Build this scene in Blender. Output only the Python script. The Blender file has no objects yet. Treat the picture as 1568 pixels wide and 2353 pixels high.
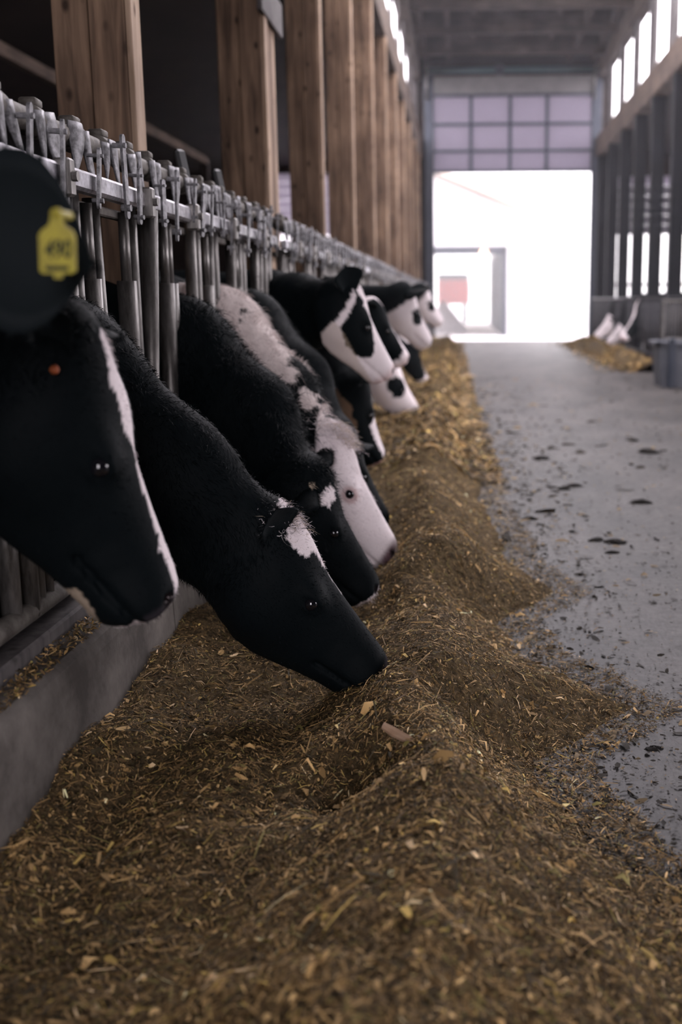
import bpy, math, random
import numpy as np
from mathutils import Matrix, Vector

rng = np.random.default_rng(7)
random.seed(7)
scene = bpy.context.scene
C = scene.collection

# ------------------------------------------------------------------ camera
YAW, PITCH, ROLL, CAM_H = 0.02627, 0.19205, -0.006, 1.10
cam_d = bpy.data.cameras.new('camera')
cam_d.sensor_fit = 'VERTICAL'
cam_d.sensor_height = 36.0
cam_d.lens = 36.0 * 2500.0 / 2353.0
cam_d.shift_x = (784.0 - 1000.0) / 2353.0
cam_d.clip_start = 0.05
cam_d.clip_end = 500
cam_d.dof.use_dof = True
cam_d.dof.focus_distance = 2.75
cam_d.dof.aperture_fstop = 2.1
cam = bpy.data.objects.new('camera', cam_d)
C.objects.link(cam)
_f = Vector((-math.sin(YAW) * math.cos(PITCH), math.cos(YAW) * math.cos(PITCH), -math.sin(PITCH)))
_r = Vector((math.cos(YAW), math.sin(YAW), 0))
_u = _r.cross(_f)
_r2 = _r * math.cos(ROLL) + _u * math.sin(ROLL)
_u2 = -_r * math.sin(ROLL) + _u * math.cos(ROLL)
M = Matrix((( _r2.x, _u2.x, -_f.x, 0), (_r2.y, _u2.y, -_f.y, 0), (_r2.z, _u2.z, -_f.z, CAM_H), (0, 0, 0, 1)))
cam.matrix_world = M
scene.camera = cam

# ------------------------------------------------------------------ sky and exposure
world = bpy.data.worlds.new('overcast_sky')
scene.world = world
world.use_nodes = True
bg = world.node_tree.nodes['Background']
bg.inputs[0].default_value = (0.98, 0.91, 0.98, 1)
bg.inputs[1].default_value = 1.0
vs = scene.view_settings
vs.view_transform = 'Standard'
vs.look = 'None'
vs.gamma = 1.0
vs.use_curve_mapping = False
vs.exposure = 3.2
scene.cycles.max_bounces = 6
scene.cycles.diffuse_bounces = 3
scene.cycles.glossy_bounces = 2
scene.cycles.adaptive_threshold = 0.05


def portal(loc, rot, sx, sy):
    l = bpy.data.lights.new('daylight_portal', 'AREA')
    l.shape = 'RECTANGLE'
    l.size = sx
    l.size_y = sy
    l.cycles.is_portal = True
    o = bpy.data.objects.new('daylight_portal', l)
    o.location = loc
    o.rotation_euler = rot
    C.objects.link(o)


# ------------------------------------------------------------------ materials
def mat(name, col, rough=0.8, spec=0.3, metal=0.0, noise=None, bump=None, col2=None, attr=None, coords='Object', scale=(1, 1, 1)):
    m = bpy.data.materials.new(name)
    m.use_nodes = True
    nt = m.node_tree
    b = nt.nodes['Principled BSDF']
    b.inputs['Base Color'].default_value = (*col, 1)
    b.inputs['Roughness'].default_value = rough
    b.inputs['Specular IOR Level'].default_value = spec
    b.inputs['Metallic'].default_value = metal
    if attr:
        a = nt.nodes.new('ShaderNodeAttribute')
        a.attribute_name = attr
        nt.links.new(a.outputs['Color'], b.inputs['Base Color'])
    tc = mp = None
    if noise or bump:
        tc = nt.nodes.new('ShaderNodeTexCoord')
        mp = nt.nodes.new('ShaderNodeMapping')
        mp.inputs['Scale'].default_value = scale
        nt.links.new(tc.outputs[coords], mp.inputs['Vector'])
    if noise:
        n = nt.nodes.new('ShaderNodeTexNoise')
        n.inputs['Scale'].default_value = noise
        n.inputs['Detail'].default_value = 6
        n.inputs['Roughness'].default_value = 0.65
        nt.links.new(mp.outputs[0], n.inputs['Vector'])
        r = nt.nodes.new('ShaderNodeValToRGB')
        r.color_ramp.elements[0].position = 0.35
        r.color_ramp.elements[1].position = 0.68
        r.color_ramp.elements[0].color = (*col, 1)
        r.color_ramp.elements[1].color = (*(col2 or col), 1)
        nt.links.new(n.outputs['Fac'], r.inputs['Fac'])
        nt.links.new(r.outputs['Color'], b.inputs['Base Color'])
    if bump:
        n2 = nt.nodes.new('ShaderNodeTexNoise')
        n2.inputs['Scale'].default_value = bump[0]
        n2.inputs['Detail'].default_value = 4
        nt.links.new(mp.outputs[0], n2.inputs['Vector'])
        bp = nt.nodes.new('ShaderNodeBump')
        bp.inputs['Strength'].default_value = bump[1]
        bp.inputs['Distance'].default_value = bump[2]
        nt.links.new(n2.outputs['Fac'], bp.inputs['Height'])
        nt.links.new(bp.outputs['Normal'], b.inputs['Normal'])
    return m


def wood_mat(name, c1, c2, knot, grain_axis=2, rough=0.75):
    """sawn timber: long grain noise, dark knots"""
    m = bpy.data.materials.new(name)
    m.use_nodes = True
    nt = m.node_tree
    b = nt.nodes['Principled BSDF']
    b.inputs['Roughness'].default_value = rough
    b.inputs['Specular IOR Level'].default_value = 0.25
    tc = nt.nodes.new('ShaderNodeTexCoord')
    mp = nt.nodes.new('ShaderNodeMapping')
    s = [14, 14, 14]
    s[grain_axis] = 1.1
    mp.inputs['Scale'].default_value = s
    nt.links.new(tc.outputs['Object'], mp.inputs['Vector'])
    n = nt.nodes.new('ShaderNodeTexNoise')
    n.inputs['Scale'].default_value = 2.2
    n.inputs['Detail'].default_value = 7
    n.inputs['Distortion'].default_value = 0.6
    nt.links.new(mp.outputs[0], n.inputs['Vector'])
    r = nt.nodes.new('ShaderNodeValToRGB')
    r.color_ramp.elements[0].position = 0.32
    r.color_ramp.elements[1].position = 0.72
    r.color_ramp.elements[0].color = (*c1, 1)
    r.color_ramp.elements[1].color = (*c2, 1)
    nt.links.new(n.outputs['Fac'], r.inputs['Fac'])
    mp2 = nt.nodes.new('ShaderNodeMapping')
    s2 = [9, 9, 9]
    s2[grain_axis] = 5
    mp2.inputs['Scale'].default_value = s2
    nt.links.new(tc.outputs['Object'], mp2.inputs['Vector'])
    v = nt.nodes.new('ShaderNodeTexVoronoi')
    v.inputs['Scale'].default_value = 1.3
    nt.links.new(mp2.outputs[0], v.inputs['Vector'])
    r2 = nt.nodes.new('ShaderNodeValToRGB')
    r2.color_ramp.elements[0].position = 0.08
    r2.color_ramp.elements[1].position = 0.2
    r2.color_ramp.elements[0].color = (1, 1, 1, 1)
    r2.color_ramp.elements[1].color = (0, 0, 0, 1)
    nt.links.new(v.outputs['Distance'], r2.inputs['Fac'])
    # weathered blotches
    n3 = nt.nodes.new('ShaderNodeTexNoise')
    n3.inputs['Scale'].default_value = 1.6
    n3.inputs['Detail'].default_value = 5
    nt.links.new(tc.outputs['Object'], n3.inputs['Vector'])
    r3 = nt.nodes.new('ShaderNodeValToRGB')
    r3.color_ramp.elements[0].position = 0.38
    r3.color_ramp.elements[1].position = 0.66
    r3.color_ramp.elements[0].color = (0.52, 0.5, 0.5, 1)
    r3.color_ramp.elements[1].color = (1, 1, 1, 1)
    nt.links.new(n3.outputs['Fac'], r3.inputs['Fac'])
    mul = nt.nodes.new('ShaderNodeMixRGB')
    mul.blend_type = 'MULTIPLY'
    mul.inputs[0].default_value = 1
    nt.links.new(r.outputs[0], mul.inputs[1])
    nt.links.new(r3.outputs[0], mul.inputs[2])
    mx = nt.nodes.new('ShaderNodeMixRGB')
    nt.links.new(r2.outputs[0], mx.inputs[0])
    nt.links.new(mul.outputs[0], mx.inputs[1])
    mx.inputs[2].default_value = (*knot, 1)
    nt.links.new(mx.outputs[0], b.inputs['Base Color'])
    bp = nt.nodes.new('ShaderNodeBump')
    bp.inputs['Strength'].default_value = 0.35
    bp.inputs['Distance'].default_value = 0.004
    nt.links.new(n.outputs['Fac'], bp.inputs['Height'])
    nt.links.new(bp.outputs['Normal'], b.inputs['Normal'])
    return m


M_ = {}
M_['wood'] = wood_mat('sawn_timber', (0.10, 0.063, 0.041), (0.33, 0.215, 0.14), (0.03, 0.017, 0.01))
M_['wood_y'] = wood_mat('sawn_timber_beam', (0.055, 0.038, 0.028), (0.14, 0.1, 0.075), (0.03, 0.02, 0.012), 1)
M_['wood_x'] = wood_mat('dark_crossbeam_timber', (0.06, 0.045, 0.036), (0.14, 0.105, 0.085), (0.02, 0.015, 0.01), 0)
M_['wood_lit'] = wood_mat('aisle_lit_timber', (0.36, 0.25, 0.165), (0.55, 0.41, 0.3), (0.12, 0.07, 0.04))  # aisle light on the post sides, put into the colour
M_['wood_unlit'] = wood_mat('unlit_post_timber', (0.003, 0.004, 0.006), (0.008, 0.009, 0.013), (0.005, 0.005, 0.006))  # unlit silhouette of the right posts, put into the colour
M_['wood_grey'] = wood_mat('grey_weathered_timber', (0.07, 0.064, 0.064), (0.15, 0.135, 0.132), (0.03, 0.027, 0.024))
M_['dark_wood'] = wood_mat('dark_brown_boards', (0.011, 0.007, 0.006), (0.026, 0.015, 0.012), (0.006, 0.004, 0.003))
M_['concrete'] = mat('curb_concrete', (0.06, 0.053, 0.047), 0.9, 0.2, noise=5, col2=(0.165, 0.148, 0.133), bump=(60, 0.4, 0.004))
M_['curb_top'] = mat('worn_curb_edge', (0.22, 0.19, 0.16), 0.9, 0.2, noise=9, col2=(0.38, 0.34, 0.3), bump=(60, 0.4, 0.004))
M_['galv'] = mat('galvanised_steel', (0.06, 0.055, 0.05), 0.42, 0.5, 0.7, noise=22, col2=(0.28, 0.265, 0.25), bump=(90, 0.25, 0.002), scale=(1, 1, 0.25))
M_['galv_bright'] = mat('bright_galvanised_rail', (0.2, 0.19, 0.2), 0.3, 0.5, 0.8, noise=30, col2=(0.55, 0.54, 0.58), bump=(70, 0.3, 0.002))
M_['fin'] = mat('dusty_grey_plate', (0.07, 0.068, 0.07), 0.5, 0.4, 0.3, noise=45, col2=(0.30, 0.295, 0.31), bump=(80, 0.3, 0.002))
M_['rusty'] = mat('dirty_steel_pipe', (0.05, 0.042, 0.036), 0.65, 0.4, 0.4, noise=18, col2=(0.18, 0.165, 0.145), bump=(60, 0.4, 0.003))
M_['dark_steel'] = mat('dark_steel_bar', (0.018, 0.018, 0.022), 0.6, 0.4, 0.3, noise=18, col2=(0.06, 0.058, 0.062))
M_['rubber'] = mat('black_rubber', (0.012, 0.013, 0.014), 0.55, 0.4)
M_['white_wall'] = mat('white_painted_siding', (0.8, 0.78, 0.8), 0.8)
M_['snow'] = mat('snow', (0.84, 0.82, 0.86), 0.9, 0.2, noise=0.6, col2=(0.9, 0.88, 0.9), bump=(1.5, 0.4, 0.05))
M_['wood_grey2'] = M_['wood_grey']
M_['grey_panel'] = mat('grey_curtain', (0.33, 0.31, 0.34), 0.8, noise=3, col2=(0.4, 0.38, 0.41))
M_['blue_steel'] = mat('blue_grey_steel', (0.022, 0.028, 0.042), 0.5, 0.4, noise=3, col2=(0.036, 0.043, 0.06))
M_['teal'] = mat('teal_shaft_paint', (0.03, 0.075, 0.09), 0.4, 0.5, noise=6, col2=(0.05, 0.1, 0.12))
M_['door_grey'] = mat('ribbed_door_sheet', (0.13, 0.125, 0.125), 0.55, 0.4, noise=4, col2=(0.18, 0.17, 0.17))
M_['tan'] = mat('tan_roof_sheet', (0.62, 0.5, 0.4), 0.7, noise=4, col2=(0.68, 0.56, 0.46))
M_['red'] = mat('red_paint', (0.42, 0.06, 0.055), 0.5, 0.5, noise=4, col2=(0.5, 0.08, 0.07))
M_['tag'] = mat('yellow_tag_plastic', (0.42, 0.36, 0.035), 0.5, 0.4, noise=60, col2=(0.32, 0.27, 0.04))
M_['ink'] = mat('black_tag_ink', (0.03, 0.035, 0.015), 0.7)
M_['orange'] = mat('orange_tag_plastic', (0.32, 0.075, 0.02), 0.5, 0.5)
M_['coat'] = mat('cow_coat', (0.02, 0.02, 0.02), 0.6, 0.05, attr='Col', bump=(160, 0.35, 0.003))
M_['hair'] = mat('cow_hair', (0.02, 0.02, 0.02), 0.5, 0.04, attr='Col')
M_['eye'] = mat('wet_dark_eye', (0.006, 0.006, 0.008), 0.04, 0.8)
M_['eye_white'] = mat('eye_white', (0.55, 0.45, 0.44), 0.2, 0.5)
M_['straw'] = mat('chopped_forage', (0.2, 0.15, 0.08), 0.75, 0.25, attr='Col')
M_['feed'] = mat('feed_bed', (0.035, 0.025, 0.013), 0.95, 0.1, noise=40, col2=(0.17, 0.12, 0.06), bump=(110, 1.0, 0.012))
M_['clump'] = mat('dark_wet_clump', (0.012, 0.011, 0.01), 0.8, 0.3, noise=40, col2=(0.03, 0.026, 0.022), bump=(90, 0.8, 0.01))
M_['stick'] = wood_mat('split_stick', (0.55, 0.36, 0.23), (0.78, 0.56, 0.39), (0.3, 0.17, 0.1), 0)
M_['plastic_grey'] = mat('grey_plastic', (0.07, 0.075, 0.09), 0.6, noise=5, col2=(0.11, 0.115, 0.13))

# concrete floor, dusty pale patches and darker tracks
fm = mat('alley_concrete', (0.018, 0.017, 0.0155), 0.55, 0.3, noise=1.4, col2=(0.098, 0.089, 0.082), bump=(38, 0.35, 0.006), scale=(1.5, 0.8, 1))
nt = fm.node_tree
b = nt.nodes['Principled BSDF']
src = b.inputs['Base Color'].links[0].from_socket
tcf = nt.nodes.new('ShaderNodeTexCoord')
nf = nt.nodes.new('ShaderNodeTexNoise')
nf.inputs['Scale'].default_value = 24
nf.inputs['Detail'].default_value = 8
nf.inputs['Roughness'].default_value = 0.75
nt.links.new(tcf.outputs['Object'], nf.inputs['Vector'])
rf = nt.nodes.new('ShaderNodeValToRGB')
rf.color_ramp.elements[0].position = 0.38
rf.color_ramp.elements[1].position = 0.58
rf.color_ramp.elements[0].color = (0.35, 0.32, 0.3, 1)
rf.color_ramp.elements[1].color = (1, 1, 1, 1)
nt.links.new(nf.outputs['Fac'], rf.inputs['Fac'])
mf = nt.nodes.new('ShaderNodeMixRGB')
mf.blend_type = 'MULTIPLY'
mf.inputs[0].default_value = 1
nt.links.new(src, mf.inputs[1])
nt.links.new(rf.outputs[0], mf.inputs[2])
nt.links.new(mf.outputs[0], b.inputs['Base Color'])
M_['floor'] = fm

# translucent panes / curtain
def pane_mat(name, tint, diff, fac):
    m = bpy.data.materials.new(name)
    m.use_nodes = True
    nt = m.node_tree
    nt.nodes.remove(nt.nodes['Principled BSDF'])
    out = nt.nodes['Material Output']
    t = nt.nodes.new('ShaderNodeBsdfTranslucent')
    t.inputs[0].default_value = (*tint, 1)
    n = nt.nodes.new('ShaderNodeTexNoise')
    n.inputs['Scale'].default_value = 3
    d = nt.nodes.new('ShaderNodeBsdfDiffuse')
    d.inputs[0].default_value = (*diff, 1)
    mx = nt.nodes.new('ShaderNodeMixShader')
    mr = nt.nodes.new('ShaderNodeMapRange')
    mr.inputs['To Min'].default_value = fac - 0.06
    mr.inputs['To Max'].default_value = fac + 0.06
    nt.links.new(n.outputs['Fac'], mr.inputs['Value'])
    nt.links.new(mr.outputs[0], mx.inputs[0])
    nt.links.new(t.outputs[0], mx.inputs[1])
    nt.links.new(d.outputs[0], mx.inputs[2])
    nt.links.new(mx.outputs[0], out.inputs[0])
    return m
M_['pane'] = pane_mat('frosted_door_pane', (0.36, 0.335, 0.385), (0.18, 0.17, 0.19), 0.4)
M_['curtain_l'] = pane_mat('pale_wind_curtain', (0.45, 0.42, 0.47), (0.3, 0.29, 0.31), 0.4)
M_['curtain'] = pane_mat('grey_wind_curtain', (0.12, 0.113, 0.13), (0.2, 0.19, 0.21), 0.5)


# ------------------------------------------------------------------ mesh helpers
class MB:
    def __init__(s):
        s.v = []
        s.f = []
        s.n = 0

    def add(s, v, f):
        s.v.extend([tuple(p) for p in v])
        s.f.extend([tuple(i + s.n for i in q) for q in f])
        s.n = len(s.v)

    def box(s, x0, x1, y0, y1, z0, z1, mtx=None, bev=0.0):
        if bev <= 0:
            v = [(x0, y0, z0), (x1, y0, z0), (x1, y1, z0), (x0, y1, z0), (x0, y0, z1), (x1, y0, z1), (x1, y1, z1), (x0, y1, z1)]
            f = [(0, 3, 2, 1), (4, 5, 6, 7), (0, 1, 5, 4), (1, 2, 6, 5), (2, 3, 7, 6), (3, 0, 4, 7)]
        else:
            b = bev
            v = []
            for (z, i) in ((z0, b), (z0 + b, 0), (z1 - b, 0), (z1, b)):
                X0, X1, Y0, Y1 = x0 + i, x1 - i, y0 + i, y1 - i
                c = b * 0.9 if i == 0 else b * 0.5
                v += [(X0 + c, Y0, z), (X1 - c, Y0, z), (X1, Y0 + c, z), (X1, Y1 - c, z), (X1 - c, Y1, z), (X0 + c, Y1, z), (X0, Y1 - c, z), (X0, Y0 + c, z)]
            f = [tuple(reversed(range(8))), tuple(range(24, 32))]
            for k in range(3):
                for j in range(8):
                    a, c2 = k * 8 + j, k * 8 + (j + 1) % 8
                    f.append((a, c2, c2 + 8, a + 8))
        if mtx is not None:
            v = [tuple(mtx @ Vector(p)) for p in v]
        s.add(v, f)
        return s

    def tube(s, pts, rad, n=10, cap=True, flat=(1, 1)):
        pts = [Vector(p) for p in pts]
        m = len(pts)
        if not hasattr(rad, '__len__'):
            rad = [rad] * m
        v = []
        up = None
        for i in range(m):
            t = (pts[min(i + 1, m - 1)] - pts[max(i - 1, 0)]).normalized()
            a = Vector((1, 0, 0)) if abs(t.x) < 0.8 else Vector((0, 0, 1))
            if up is None:
                up = a
            e1 = (up - t * up.dot(t)).normalized()
            up = e1
            e2 = t.cross(e1)
            for j in range(n):
                q = 2 * math.pi * j / n
                v.append(tuple(pts[i] + e1 * (math.cos(q) * rad[i] * flat[0]) + e2 * (math.sin(q) * rad[i] * flat[1])))
        f = []
        for i in range(m - 1):
            for j in range(n):
                a, b2 = i * n + j, i * n + (j + 1) % n
                f.append((a, b2, b2 + n, a + n))
        if cap:
            f.append(tuple(reversed(range(n))))
            f.append(tuple(range((m - 1) * n, m * n)))
        s.add(v, f)
        return s

    def prism(s, poly, ax, d0, d1):
        """poly of 2-D points extruded along axis ax from d0 to d1"""
        n = len(poly)
        v = []
        for d in (d0, d1):
            for (a, b2) in poly:
                p = [a, b2]
                p.insert(ax, d)
                v.append(tuple(p))
        f = [tuple(reversed(range(n))), tuple(range(n, 2 * n))]
        for j in range(n):
            k = (j + 1) % n
            f.append((j, k, k + n, j + n))
        s.add(v, f)
        return s

    def mesh(s, name):
        me = bpy.data.meshes.new(name)
        me.from_pydata(s.v, [], s.f)
        me.update()
        return me

    def build(s, name, m, parent=None, smooth=False):
        me = s.mesh(name)
        return obj(name, me, m, parent, smooth)


def obj(name, me, m, parent=None, smooth=False):
    if m is not None and not me.materials:
        me.materials.append(M_[m] if isinstance(m, str) else m)
    if smooth:
        me.polygons.foreach_set('use_smooth', [True] * len(me.polygons))
    o = bpy.data.objects.new(name, me)
    C.objects.link(o)
    if parent is not None:
        o.parent = parent
        o.matrix_parent_inverse = parent.matrix_basis.inverted()
    return o


def tag(o, label=None, cat=None, group=None, kind=None):
    if label:
        o['label'] = label
    if cat:
        o['category'] = cat
    if group:
        o['group'] = group
    if kind:
        o['kind'] = kind
    return o


def empty(name, loc, label=None, cat=None, group=None):
    o = bpy.data.objects.new(name, None)
    o.location = loc
    o.empty_display_size = 0.1
    C.objects.link(o)
    return tag(o, label, cat, group)


def np_mesh(name, v, f, cols=None, smooth=True):
    me = bpy.data.meshes.new(name)
    v = np.asarray(v, np.float32)
    f = np.asarray(f, np.int32)
    k = f.shape[1]
    me.vertices.add(len(v))
    me.vertices.foreach_set('co', v.ravel())
    me.loops.add(f.size)
    me.loops.foreach_set('vertex_index', f.ravel())
    me.polygons.add(len(f))
    me.polygons.foreach_set('loop_start', np.arange(0, f.size, k, dtype=np.int32))
    me.polygons.foreach_set('loop_total', np.full(len(f), k, np.int32))
    if smooth:
        me.polygons.foreach_set('use_smooth', np.ones(len(f), bool))
    me.update(calc_edges=True)
    if cols is not None:
        a = me.color_attributes.new('Col', 'FLOAT_COLOR', 'POINT')
        c4 = np.ones((len(v), 4), np.float32)
        c4[:, :3] = cols
        a.data.foreach_set('color', c4.ravel())
    return me


_ND = rng.normal(size=(40, 3))
_NP = rng.uniform(0, 6.28, 40)


def fnoise(p, freq, oct_=3, seed=0):
    """cheap smooth noise, about -1..1"""
    p = np.asarray(p)
    out = 0
    amp = 1.0
    tot = 0
    for o in range(oct_):
        for k in range(5):
            i = (seed * 7 + o * 5 + k * 3) % 40
            d = _ND[i][:p.shape[-1]]
            d = d / (np.linalg.norm(d) + 1e-9) * (0.7 + 0.6 * ((i * 37) % 10) / 10)
            out = out + amp * np.sin(p @ d * freq * (2.03 ** o) + _NP[(i + seed) % 40])
        tot += amp * 2.2
        amp *= 0.55
    return out / tot


# ------------------------------------------------------------------ the setting
Y_END = 30.0
Y_BACK = -9.0
LIGHT_GAP0 = 7.0                 # unseen roof opening, added for daylight, starts here and ends at the far joists
XL, XR = -1.10, 3.50          # aisle-side faces of the two post rows
tag(MB().box(-11, 13, Y_BACK, Y_END + 0.6, -0.25, 0.0).build('floor', 'floor'), 'grey concrete feed alley floor scattered with debris', 'floor', kind='structure')
tag(MB().box(-60, 60, Y_END + 0.6, 140, -0.3, -0.05).build('ground', 'snow'), 'bright snowy yard outside the barn door', 'ground', kind='structure')

# concrete curb under the barrier, in cast lengths
curb = empty('trim_1', (-0.88, 0, 0), 'grey concrete feed curb below the left barrier', 'curb')
curb['kind'] = 'structure'
ys = [Y_BACK, 0.2, 3.05, 5.6, 8.6, 11.6, 14.6, 18, 22, 26, Y_END]
for i in range(len(ys) - 1):
    q = MB()
    a, c = ys[i] + 0.004, ys[i + 1] - 0.004
    q.prism([(-1.0, 0.0), (-0.838, 0.0), (-0.850, 0.30), (-0.856, 0.327), (-0.872, 0.34), (-1.0, 0.345)], 1, a, c)
    q.build('curb_block', 'concrete', curb)
sill = MB()
sill.box(-1.04, -0.918, Y_BACK, Y_END, 0.335, 0.385, bev=0.006)
tag(sill.build('trim_2', 'wood_grey'), 'weathered timber sill carrying the headlock bars', 'sill', kind='structure')

# ceiling over the alley with the gap added for light, shed roofs over the side bays
q = MB().box(XL - 0.3, XR + 0.3, 21.4, Y_END + 0.3, 7.55, 7.7).box(XL - 0.3, XR + 0.3, Y_BACK, LIGHT_GAP0, 7.55, 7.7)
q.box(XL - 0.3, XL + 0.25, LIGHT_GAP0, 21.4, 7.55, 7.7).box(XR - 0.25, XR + 0.3, LIGHT_GAP0, 21.4, 7.55, 7.7)
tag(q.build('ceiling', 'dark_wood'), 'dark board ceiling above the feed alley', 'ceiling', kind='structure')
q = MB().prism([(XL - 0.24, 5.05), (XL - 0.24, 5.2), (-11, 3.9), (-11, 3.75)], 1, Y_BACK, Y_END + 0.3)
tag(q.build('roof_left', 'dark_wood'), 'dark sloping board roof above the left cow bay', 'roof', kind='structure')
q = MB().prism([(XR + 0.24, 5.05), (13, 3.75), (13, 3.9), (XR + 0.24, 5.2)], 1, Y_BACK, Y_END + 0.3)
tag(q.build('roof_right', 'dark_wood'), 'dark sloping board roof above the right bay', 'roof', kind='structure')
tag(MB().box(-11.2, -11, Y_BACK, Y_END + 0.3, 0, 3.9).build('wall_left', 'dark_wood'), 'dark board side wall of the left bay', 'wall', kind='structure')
q = MB().box(12.95, 13.1, Y_BACK, 3.0, 0.6, 3.6).box(12.95, 13.1, Y_BACK, Y_END + 0.3, 0, 0.6).box(12.95, 13.1, Y_BACK, Y_END + 0.3, 3.6, 3.9)  # unseen window band added for daylight, near stretch closed to darken the foreground
tag(q.build('wall_right', 'dark_wood'), 'low board side wall of the right bay with a window band added for light', 'wall', kind='structure')
q = MB().box(-11.2, -0.8, Y_BACK - 0.2, Y_BACK, 0, 7.7).box(3.4, 13.1, Y_BACK - 0.2, Y_BACK, 0, 7.7).box(-0.8, 3.4, Y_BACK - 0.2, Y_BACK, 6.6, 7.7)  # unseen doorway added to light the sides facing the camera
tag(q.build('wall_back', 'dark_wood'), 'dark board wall behind the viewer, with an opening added for light', 'wall', kind='structure')

# far end wall, left and right of the door
ew = MB()
ew.box(-11, -1.05, Y_END, Y_END + 0.2, 0, 1.15)
ew.box(-11, -1.05, Y_END, Y_END + 0.2, 4.45, 5.2)
ew.box(-1.4, -0.98, Y_END, Y_END + 0.2, 0, 7.7)
ew.box(-11, -5.35, Y_END, Y_END + 0.2, 1.15, 4.45)
ewr = MB()
ewr.box(-3.4, -3.22, Y_END - 0.05, Y_END + 0.2, 1.15, 2.85)
tag(ewr.build('trim_3', 'dark_wood'), 'dark mullion in the far left wall opening', 'mullion', kind='structure')
tag(ew.build('wall_end_left', 'dark_wood'), 'dark far end wall left of the tall door', 'wall', kind='structure')
ew = MB()
ew.box(3.62, 13, Y_END, Y_END + 0.2, 0, 1.05)
ew.box(3.62, 13, Y_END, Y_END + 0.2, 4.3, 5.2)
ew.box(3.62, 13, Y_END, Y_END + 0.12, 1.45, 1.52)
ew.box(3.62, 3.85, Y_END, Y_END + 0.2, 0, 7.7)
ew.box(-1.4, 3.85, Y_END, Y_END + 0.2, 6.7, 7.7)
tag(ew.build('wall_end_right', 'dark_wood'), 'dark far end wall right of the tall door', 'wall', kind='structure')
c1 = empty('wall_curtain_left', (-6, Y_END, 2.8), 'pale grey wind curtain on far end wall, left bay', 'curtain')
for k in range(7):
    MB().box(-5.35, -1.4, Y_END + 0.03 + 0.012 * (k % 2), Y_END + 0.06 + 0.012 * (k % 2), 2.85 + k * 0.229, 2.85 + (k + 1) * 0.229 - 0.01).build('curtain_fold', 'curtain_l', c1)
c1['kind'] = 'structure'
c2 = empty('wall_curtain_right', (8, Y_END, 2.8), 'grey wind curtain on far end wall, right bay', 'curtain')
for k in range(6):
    MB().box(3.85, 13, Y_END + 0.03 + 0.012 * (k % 2), Y_END + 0.06 + 0.012 * (k % 2), 2.8 + k * 0.25, 2.8 + (k + 1) * 0.25 - 0.01).build('curtain_fold', 'curtain' if k < 5 else 'pane', c2)
c2['kind'] = 'structure'

# clerestory: timber plate, panels between the openings
for side, (xa, xb) in (('left', (XL - 0.24, XL)), ('right', (XR, XR + 0.24))):
    w = MB()
    w.box(xa, xb, Y_BACK, Y_END, 6.72, 7.55)
    ww = empty('wall_clerestory_' + side, ((xa + xb) / 2, 0, 5.2), 'boarded panels between the %s clerestory openings' % side, 'wall')
    ww['kind'] = 'structure'
    w.build('top_board', 'wood_x', ww)
    y = 19.62 - 2.055 * 7
    pw_ = 0.74 if side == 'right' else 0.09
    MB().box(xa + 0.09, xb - 0.09, Y_BACK, y, 5.26, 6.72).build('panel', 'wood_grey', ww)  # unseen solid stretch, closed to keep the near end darker
    while y < Y_END:
        MB().box(xa + 0.09, xb - 0.09, y, min(y + pw_, Y_END), 5.26, 6.72).build('panel', 'wood_grey', ww)
        y += 2.055
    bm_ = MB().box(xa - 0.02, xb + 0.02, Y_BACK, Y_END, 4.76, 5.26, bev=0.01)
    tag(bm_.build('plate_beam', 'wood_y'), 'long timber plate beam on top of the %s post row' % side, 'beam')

portal((1.2, Y_END + 0.3, 2.2), (math.radians(-90), 0, 0), 4.4, 4.4)
portal((1.2, (LIGHT_GAP0 + 21.4) / 2, 7.75), (0, 0, 0), 4.2, 21.4 - LIGHT_GAP0)
portal((1.3, Y_BACK - 0.3, 3.3), (math.radians(90), 0, 0), 4.2, 6.6)
portal((XL - 0.3, 10.5, 6.0), (0, math.radians(-90), 0), 1.5, 38)
portal((XR + 0.3, 10.5, 6.0), (0, math.radians(90), 0), 1.5, 38)
portal((13.2, 16.5, 2.1), (0, math.radians(90), 0), 3.1, 27)

# ------------------------------------------------------------------ timber posts
ordn = ['nearest', 'second', 'third', 'fourth', 'fifth', 'sixth', 'seventh', 'eighth', 'ninth', 'tenth', 'eleventh', 'twelfth', 'thirteenth', 'fourteenth', 'fifteenth']


def timber_post(x_face, y0, depth, side, label, z1=4.76, strip=True, wood='wood'):
    sgn = -1 if side == 'left' else 1
    p = empty('timber_post', (x_face + sgn * 0.12, y0 + depth / 2, 0), label, 'post', 'timber posts of the %s row' % side)
    w = 0.118
    for k in range(2):
        a = x_face + sgn * (0.0 + k * (w + 0.004))
        c = a + sgn * w
        MB().box(min(a, c), max(a, c), y0 + 0.004 * k, y0 + depth, 0.0, z1, bev=0.004).build('plank', wood, p)
    if strip:
        a = x_face
        MB().box(min(a, a - sgn * 0.02), max(a, a - sgn * 0.02), y0 + 0.012, y0 + depth - 0.004, 0.39, z1 - 0.002, bev=0.003).build('lit_side', 'wood_lit', p)  # bright strip painting the aisle light on the post's side face
    return p


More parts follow.
